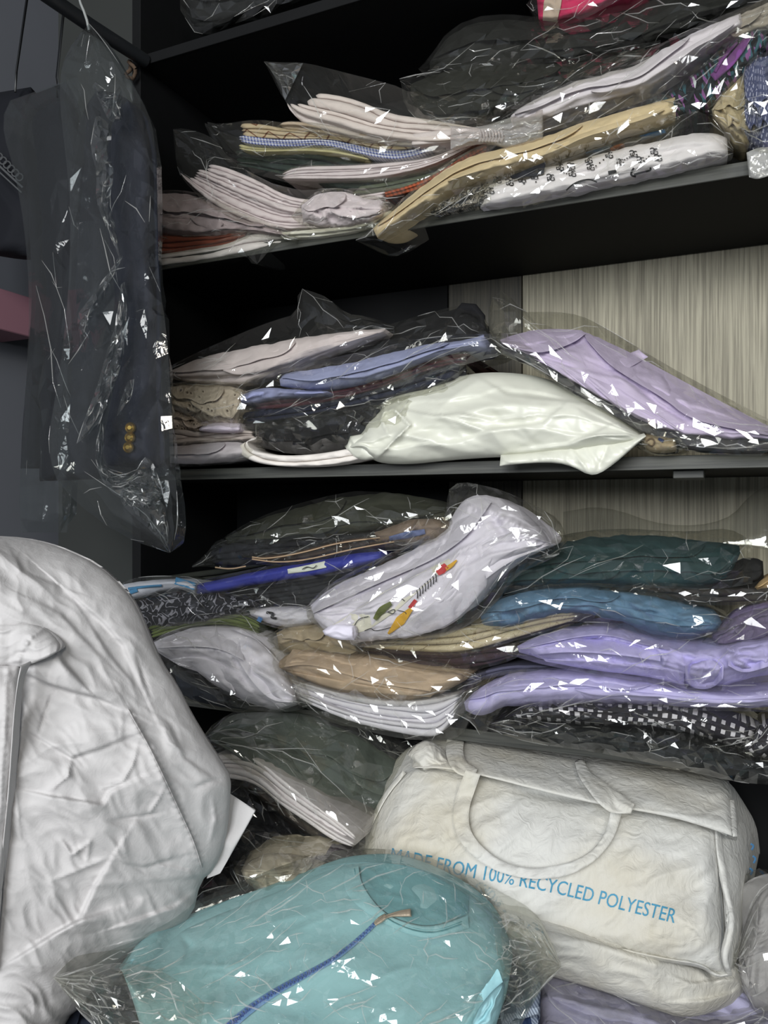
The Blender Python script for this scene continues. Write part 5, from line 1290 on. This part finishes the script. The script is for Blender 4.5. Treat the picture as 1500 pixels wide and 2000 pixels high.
drape('collar_band', TQ, cb, ca, on(FRJ, .0095)(cb[:, 0], cb[:, 1]), on(FRJ, .002)(ca[:, 0], ca[:, 1]), jk, 't', bulge=.002, thick=.003, step=3, k=0)
for off in (0, 5):
    ribbon('collar_seam', cloth('6aa3ab'), [(692, 1696 + off), (700, 1734 + off), (748, 1786 + off), (800, 1812 + off), (850, 1819 + off), (902, 1800 + off)], 2.0, on(FRJ, .0085), jk, 't', .002, .001, step=3)
ZB = plain('blue_zip', '33549c', .5)
zp = [(440, 2012), (478, 1978), (520, 1948), (560, 1924), (600, 1902), (648, 1876), (680, 1852), (712, 1824), (736, 1800)]
ribbon('zip_tape', cloth('6f96c4'), zp, [20, 16, 12, 10, 8], on(FRJ, .0025), jk, 't', .002, .001)
pz = resample(zp, 86)
Vz, Fz = [], []
tg = np.gradient(pz, axis=0); tg /= np.hypot(*tg.T)[:, None]
dz = surf(FRJ, pz[:, 0], pz[:, 1])
for i in range(len(pz)):
    sgn = 1 if i % 2 else -1
    w = np.interp(i, [0, 20, 85], [6.2, 4.6, 2.8])
    nr = np.array([tg[i][1], -tg[i][0]]) * sgn
    for a, b in ((-.3, -1.3), (.3, -1.3), (.3, .35), (-.3, .35)):
        c = pz[i] + tg[i] * a * w * 1.1 - nr * b * w
        Vz += [PT(c[0], c[1], dz[i] - .0035), PT(c[0], c[1], dz[i] - .0060)]
    k0 = i * 8
    Fz += [[k0 + 1, k0 + 3, k0 + 5, k0 + 7], [k0, k0 + 2, k0 + 3, k0 + 1], [k0 + 2, k0 + 4, k0 + 5, k0 + 3], [k0 + 4, k0 + 6, k0 + 7, k0 + 5], [k0 + 6, k0, k0 + 1, k0 + 7]]
zt = new_obj('zip_teeth', Vz, Fz, None, ZB, jk, False)
zt['kind'] = 'stuff'
BR = plain('bronze', 'a39684', .45, .35)
ribbon('zip_slider', BR, [(732, 1806), (742, 1798), (754, 1790)], [7, 11, 8], on(FRJ, .011), jk, 't', .006, .004, step=2)
ribbon('zip_pull', BR, [(748, 1794), (764, 1788), (782, 1785), (803, 1783)], [5, 6, 12, 15], on(FRJ, .013), jk, 't', .004, .003, step=2)
drape('cuff_roll', TQ, [(905, 2030), (930, 1974), (960, 1936), (982, 1918)], [(955, 2060), (966, 2010), (980, 1970), (986, 1926)], .795, .795, jk, 't', bulge=.02, thick=.03, step=3, wr=[('r', 14, .006, -60, 4)])
LAST[1] = FRJ
sleeve(jk, [(104, 1906), (150, 1894), (230, 1860), (345, 1808), (480, 1744), (600, 1700), (690, 1684), (780, 1688), (860, 1710), (950, 1760), (1010, 1800), (1060, 1830), (1096, 1880)],
       [(106, 1912), (140, 1950), (180, 2000), (230, 2060), (400, 2100), (600, 2100), (800, 2100), (940, 2080), (1000, 2040), (1030, 1980), (1060, 1930), (1096, 1890)],
       np.array([.80, .77, .76, .76, .775, .80]), .12, 71, 32, .0032, 5, FILM_H, 'plastic_sleeve', 't', .01, ya=np.array([.86, .90, .93, .94, .92, .90]), calm=.3, ridges=.10)
LAST[1] = None
sleeve(jk, [(960, 1780), (1010, 1786), (1060, 1826), (1094, 1876)], [(985, 1960), (1020, 1972), (1050, 1940), (1090, 1896)], .855, .02, 45, 26, .012, 5, FILM_H, 'sleeve_crumple', 't', .015, ya=.885, calm=.8, ridges=.5, noback=True)
sleeve(jk, [(102, 1908), (180, 1884), (260, 1880), (330, 1900), (400, 1960)], [(106, 1912), (130, 1948), (170, 1990), (240, 2050), (380, 2070)], .765, .02, 46, 34, .012, 5, FILM_H, 'sleeve_corner', 't', .008, ya=.79, calm=.7, ridges=.4, noback=True)
tpack('plaid_cloth', 'navy and white plaid woven cloth peeping out below the turquoise jacket', 'cloth', cloth('20304f', 'plaid', col2='b9c6d8', scale=(28, 20), ang=10),
      [(972, 1960), (1000, 1934), (1040, 1916), (1056, 1920)], [(976, 2060), (1000, 2060), (1040, 2060), (1054, 2050)], .92, .90, bulge=.02, thick=.06, sl=False, group=None, wr=[('n', 30, .003, 60, 2)])
tpack('bagged_shirt', 'pale lilac folded shirt under the recycled polyester bag at the bottom edge', 'shirt', cloth('9c9ab4'),
      [(1050, 1906), (1080, 1902), (1160, 1930), (1260, 1960), (1340, 1990), (1440, 1990), (1530, 1960)], [(1050, 2060), (1150, 2070), (1250, 2070), (1350, 2070), (1450, 2070), (1530, 2060)], 1.0, .94, bulge=.03, thick=.08, group='shirts under the recycled polyester bag', seed=8,
      wr=[('r', 44, .005, 14, 4)], cr=[('s', [(1055, 1940), (1180, 1964), (1300, 2000)], 2, .006, 24)], fA=[(1040, 1900), (1080, 1892), (1180, 1926), (1300, 1976), (1420, 1990), (1540, 1950)], fB=[(1040, 2080), (1150, 2090), (1250, 2090), (1350, 2090), (1450, 2090), (1540, 2080)], famp=.008, fcell=36, lift=.014)
tpack('bagged_shirt', 'grey white crumpled shirt in plastic at the lower right frame edge', 'shirt', cloth('a7a5a8'),
      [(1440, 1860), (1462, 1780), (1490, 1734), (1540, 1716)], [(1442, 1900), (1462, 1960), (1500, 1990), (1540, 2000)], 1.03, 1.0, bulge=.03, thick=.08, group='shirts under the recycled polyester bag', wr=[('r', 30, .008, -50, 3)], famp=.012, fcell=28)
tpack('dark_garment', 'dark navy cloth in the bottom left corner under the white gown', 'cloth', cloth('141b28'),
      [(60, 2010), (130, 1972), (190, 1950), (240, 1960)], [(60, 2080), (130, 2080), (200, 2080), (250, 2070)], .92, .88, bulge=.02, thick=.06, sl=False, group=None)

# ------------------------------------------------------------------ hanging white gown
gw = thing('white_gown', 'big crumpled white gown hanging at the lower left', 'gown', PT(150, 2000, .9))
GWM = cloth('b9b7b7', bump=.25)
right = [(-30, 1046), (40, 1050), (90, 1060), (130, 1074), (190, 1102), (240, 1146), (268, 1186), (290, 1240), (312, 1292), (345, 1340), (375, 1400), (402, 1444), (432, 1490), (452, 1522), (448, 1580), (442, 1640), (418, 1700), (392, 1720), (376, 1790), (330, 1822), (262, 1852), (200, 1902), (170, 1960), (128, 1990), (112, 2080), (104, 2320)]
left = [(-60, y + (6 if i < 2 else 0)) for i, (x, y) in enumerate(right)]
o_ = 1000
c2 = lambda *p: [(x / 2, o_ + y / 2) for x, y in p]
gcr = [('k', c2((500, 770), (570, 890), (640, 1030), (700, 1160), (760, 1290), (790, 1390)), 4, .0028),
       ('s', c2((500, 770), (570, 890), (640, 1030), (700, 1160), (760, 1290), (800, 1420)), 4, .010, 60),
       ('s', c2((60, 1080), (200, 1110), (330, 1130), (400, 1142), (430, 1090), (540, 1040)), 2.5, .010, 34),
       ('s', c2((80, 840), (180, 900), (280, 960), (400, 920), (545, 860)), 2.5, -.008, 30),
       ('r', c2((210, 700), (180, 770), (150, 870)), 3, -.006), ('r', c2((280, 960), (265, 1030), (190, 1090)), 4, .006),
       ('s', c2((60, 610), (180, 670), (300, 705), (400, 730), (500, 780)), 3, -.012, 50),
       ('s', c2((100, 600), (220, 540), (250, 590), (340, 690)), 3, .012, 34),
       ('s', c2((0, 1780), (160, 1680), (310, 1590), (370, 1460), (440, 1345)), 3, .012, 60),
       ('s', c2((440, 1340), (480, 1370), (560, 1385), (700, 1345)), 2.5, -.008, 30), ('s', c2((180, 1660), (300, 1600), (440, 1550)), 2.5, .008, 34),
       ('s', c2((450, 1620), (540, 1590), (680, 1540), (760, 1480)), 2.5, .009, 26), ('s', c2((480, 1680), (600, 1650), (720, 1590)), 2.5, .007, 24),
       ('r', c2((240, 1280), (280, 1340), (350, 1290), (340, 1360)), 4, .007), ('r', c2((420, 1210), (560, 1190), (640, 1170)), 3, -.006), ('r', c2((400, 1080), (480, 1050), (520, 980), (540, 900)), 3.5, .007),
       ('s', c2((250, 300), (400, 430), (480, 520), (560, 700)), 4, -.012, 50), ('s', c2((30, 130), (90, 230), (150, 260), (260, 300)), 4, .007, 40), ('s', c2((340, 420), (430, 560), (540, 690)), 3, .008, 40), ('r', c2((530, 550), (560, 640), (590, 720)), 3, -.006),
       ('s', c2((590, 780), (660, 830), (720, 960), (860, 1060)), 3, .008, 40), ('r', c2((640, 840), (660, 900), (720, 940)), 4, .007), ('r', c2((760, 1080), (830, 1050), (890, 1040)), 3, -.006), ('r', c2((830, 1120), (840, 1200), (820, 1290)), 4, .007), ('s', c2((640, 1380), (740, 1400), (800, 1480)), 3, .007, 30), ('r', c2((580, 1180), (620, 1120), (640, 1080)), 3, .005), ('r', c2((0, 1000), (60, 1100), (80, 1300)), 6, .006),
       ('r', c2((600, 1100), (660, 1150), (690, 1170)), 3, -.004), ('r', c2((200, 1440), (300, 1400), (420, 1350)), 5, .005), ('s', c2((120, 340), (240, 400), (330, 500), (420, 590)), 4, .007, 40)]
tl = [.86, .86, .86, .85, .84, .83, .82, .81, .80]
trr = [1.00, .98, .96, .96, .97, .97, .93, .86, .84]
drape('gown_body', GWM, right, left, trr, tl, gw, 't', bulge=.05, thick=.05, step=4, seed=81, ends=.04, edge=.55, k=1, cr=gcr,
      wr=[('n', 150, .012, 30, 1.6), ('f', 80, .0042, 30, 1.6), ('r', 70, .005, 25, 2.2), ('r', 30, .0022, 40, 2)])
FRG = LAST[0]
GS = lambda k_: (lambda x, y: surf(FRG, np.maximum(x, -40), y) - k_)
oa = resample([(-56, 1214), (10, 1222), (60, 1216), (104, 1234), (124, 1262)], 24); ob_ = resample([(-56, 1306), (0, 1300), (36, 1304), (64, 1296), (96, 1284), (124, 1266)], 24)
drape('gown_opening', GWM, oa, ob_, GS(.002)(oa[:, 0], oa[:, 1]), GS(.012)(ob_[:, 0], ob_[:, 1]), gw, 't', bulge=.010, thick=.012, step=3, wr=[('r', 26, .004, -12, 4)], cr=[('k', [(64, 1240), (44, 1268), (34, 1300)], 3, .003)], seed=5, k=0)
pr = resample([(38, 1300), (34, 1340), (30, 1420), (22, 1520), (10, 1640), (0, 1760), (-10, 1900)], 60); pl = pr.copy(); pl[:, 0] = -60
drape('placket', GWM, pr, pl, GS(.010)(pr[:, 0], pr[:, 1]), GS(.020)(pl[:, 0], pl[:, 1]), gw, 't', bulge=.012, thick=.012, step=4, wr=[('r', 40, .003, 95, 4)], ends=.02, k=0, cr=[('k', [(14, 1310), (10, 1400), (4, 1500), (0, 1600)], 2.5, .002)])
drape('lapel_edge', GWM, [(62, 1290), (40, 1330), (36, 1420), (28, 1540), (14, 1660), (4, 1760)], [(40, 1300), (32, 1340), (24, 1420), (16, 1540), (4, 1660), (-4, 1760)], .83, .81, gw, 't', bulge=.006, thick=.008, step=3, wr=[('r', 30, .002, 95, 4)])
drape('back_hem', GWM, [(446, 1548), (462, 1558), (480, 1570), (499, 1583)], [(404, 1716), (430, 1706), (462, 1650), (498, 1586)], [.99, .99, .985, .98], [.97, .97, .975, .98], gw, 't', bulge=.004, thick=.006, step=4, k=0, wr=[('n', 50, .004, 40, 2)])
ribbon('gathered_seam', GWM, c2((500, 770), (570, 890), (640, 1030), (700, 1160), (760, 1290), (790, 1390)), 3, lambda x, y: surf(FRG, x, y) - .0016, gw, 't', .002, .001, step=2.5)

# ------------------------------------------------------------------ hanging dark garments and their clear covers
G5 = 'dark garments hanging from the rail'
NAVY = cloth('1a1d2a')
hb = thing('hanging_blazer', 'navy blazer with gold cuff buttons in a long clear garment cover', 'blazer', PY(240, 1060, .99), G5)
lr = lambda r, l: (r, l)
drape('blazer_body', cloth('12161f'), [(190, 176), (240, 184), (276, 220), (292, 300), (300, 420), (304, 560), (316, 700), (326, 820), (330, 930)], [(186, 180), (160, 220), (138, 300), (120, 420), (112, 560), (100, 700), (84, 820), (76, 930), (78, 940)][:9], 1.0, 1.05, hb, bulge=.05, thick=.03, step=6, wr=[('r', 80, .008, 88, 4)], ends=.05)
drape('blazer_sleeve', NAVY, [(250, 196), (284, 220), (300, 300), (304, 420), (306, 560), (306, 700), (310, 800), (316, 880), (312, 915)], [(244, 200), (216, 240), (204, 320), (206, 440), (222, 560), (230, 700), (212, 800), (196, 870), (206, 912)], .935, .95, hb, bulge=.05, thick=.03, step=5, wr=[('r', 60, .006, 92, 3), ('n', 50, .006, 90, 2)], cr=[('s', [(262, 250), (258, 420), (266, 600), (262, 780)], 3, .005, 20)], ends=.04)
FRS = LAST[0]
GOLD = plain('gold_button', '9a7d3c', .35, .9)
for (x, y) in ((256, 836), (255, 855), (252, 874)):
    d = float(surf(FRS, x, y)[0]) - .004
    c = PY(x, y, d)
    bm = bmesh.new()
    for r_, z_, seg in ((.0085, 0, 16), (.0085, .003, 16), (.0070, .0048, 16), (.0058, .0040, 16), (.0030, .0058, 16)):
        bmesh.ops.create_circle(bm, segments=16, radius=r_, matrix=Matrix.Translation((0, 0, z_)))
    bm.verts.ensure_lookup_table()
    for k_ in range(4):
        for j in range(16):
            bm.faces.new([bm.verts[k_ * 16 + j], bm.verts[k_ * 16 + (j + 1) % 16], bm.verts[(k_ + 1) * 16 + (j + 1) % 16], bm.verts[(k_ + 1) * 16 + j]])
    bm.faces.new([bm.verts[64 + j] for j in range(16)])
    me = bpy.data.meshes.new('cuff_button')
    bm.to_mesh(me); bm.free(); me.materials.append(GOLD)
    ob = bpy.data.objects.new('cuff_button', me); COL.objects.link(ob); ob.parent = hb
    ob.location = Vector([float(v) for v in c]) - hb.location; ob.rotation_euler = (math.pi / 2, 0, ANG * .6)
    ob['label'] = 'gold cuff button'
COVER = film(.014, .05, 1.25, 'dfe3e4', 'cover')
sleeve(hb, [(174, 46), (200, 76), (250, 150), (286, 212), (303, 262), (306, 400), (308, 540), (325, 640), (333, 760), (340, 900), (348, 990), (345, 1040), (333, 1078)],
      [(172, 48), (140, 84), (118, 132), (116, 200), (128, 300), (138, 400), (136, 520), (128, 640), (110, 760), (90, 880), (120, 960), (240, 1050), (331, 1080)], .905, .04, 91, 52, .006, 5, COVER, 'garment_cover', 'y', .02, ya=.885, calm=.14, gap=.006, ridges=.05)
SHINE = film(.03, .06, 5.0, 'dfe3e4', 'edge')
for A, B, dy_, sd in (([(188, 158), (222, 190), (238, 160), (240, 230)], [(180, 168), (200, 210), (214, 240), (236, 236)], -.27, 1),
                      ([(196, 226), (220, 250), (214, 300), (224, 340), (212, 390), (226, 440), (236, 500)], [(186, 228), (182, 256), (176, 290), (190, 340), (186, 390), (206, 440), (232, 502)], -.27, 2),
                      ([(240, 500), (214, 560), (188, 610), (166, 640), (166, 680)], [(232, 502), (204, 545), (170, 590), (148, 618), (160, 676)], -.26, 3),
                      ([(244, 550), (252, 600), (250, 660), (234, 720), (214, 790), (196, 830)], [(236, 556), (228, 620), (208, 690), (188, 760), (168, 810), (150, 866)], -.26, 4),
                      ([(262, 740), (256, 780), (236, 810)], [(250, 744), (236, 780), (228, 812)], -.27, 5),
                      ([(200, 820), (206, 860), (196, 910), (260, 930), (290, 880), (320, 960)], [(196, 822), (188, 860), (186, 908), (210, 960), (270, 990), (318, 972)], -.27, 6),
                      ([(240, 950), (290, 960), (318, 980), (326, 1010), (332, 1074)], [(232, 952), (236, 984), (262, 1010), (300, 1040), (330, 1076)], -.26, 7)):
    LAST[1] = None
    sleeve(hb, A, B, D + dy_, .004, sd + 40, 22, .014, 5, SHINE, 'cover_fold', 'y', .008, calm=.8, noback=True, ridges=.10)
tube('hanger_hook', plain('clear_hook', '8a8d8c', .3), np.vstack([PY(np.array([174, 170, 164, 158, 154]), np.array([60, 40, 22, 8, -6]), .915), [[-1.012, .915, H + .8565], [-1.035, .915, H + .85]]]), .0022, hb, 6)
hd = thing('hanging_dress', 'dark charcoal garment in hazy plastic hanging left of the navy blazer', 'dress', PY(110, 900, 1.12), G5)
drape('garment_body', cloth('191c22'), [(130, 160), (150, 200), (165, 300), (150, 420), (140, 560), (150, 700), (150, 830), (140, 915)], [(60, 186), (40, 230), (46, 320), (56, 440), (64, 560), (56, 690), (44, 830), (40, 915)], 1.06, 1.08, hd, bulge=.04, thick=.03, step=6, wr=[('r', 60, .01, 88, 4)])
sleeve(hd, [(150, 150), (170, 220), (176, 330), (160, 460), (150, 600), (150, 760), (140, 960), (130, 1040)], [(20, 196), (0, 240), (30, 340), (50, 460), (58, 600), (50, 760), (36, 960), (40, 1040)], 1.01, .04, 95, 60, .006, 5, COVER, 'garment_cover', 'y', .02, calm=.15, ridges=.04)
tube('hanger_hook', plain('dark_hook', '1c1e20', .4), np.vstack([PY(np.array([112, 111]), np.array([190, 150]), 1.02), [[-1.008, .955, H + .86]]]), .0022, hd, 6)
hl = thing('hanging_lace_top', 'near-black top with scalloped lace trim hanging at the far left edge', 'top', PY(20, 520, 1.2), G5)
drape('garment_body', cloth('14161c'), [(60, 170), (74, 240), (80, 340), (70, 430), (56, 500)], [(-60, 190), (-60, 260), (-60, 340), (-60, 430), (-60, 490)], 1.10, 1.10, hl, bulge=.03, thick=.08, step=6, wr=[('r', 50, .008, 70, 3)])
fr = LAST[0]
LACE = cloth('4a4c4e')
for i in range(6):
    x, y = -2 + i * 8, 306 + i * 8
    a = np.linspace(0, 2 * math.pi, 15)
    tube('lace_loop', LACE, PY(x + 7 * np.cos(a), y + 7 * np.sin(a), 1.05), .0016, hl, 6)
ribbon('lace_band', LACE, [(-10, 316), (20, 344), (44, 366)], 4, 1.05, hl, step=3)
ribbon('lace_band', LACE, [(-10, 328), (18, 354), (42, 376)], 3, 1.05, hl, step=3)
tube('hanger_hook', plain('dark_hook', '1c1e20', .4), np.vstack([PY(np.array([30, 32]), np.array([180, 140]), 1.06), [[-1.013, .89, H + .86]]]), .0022, hl, 6)
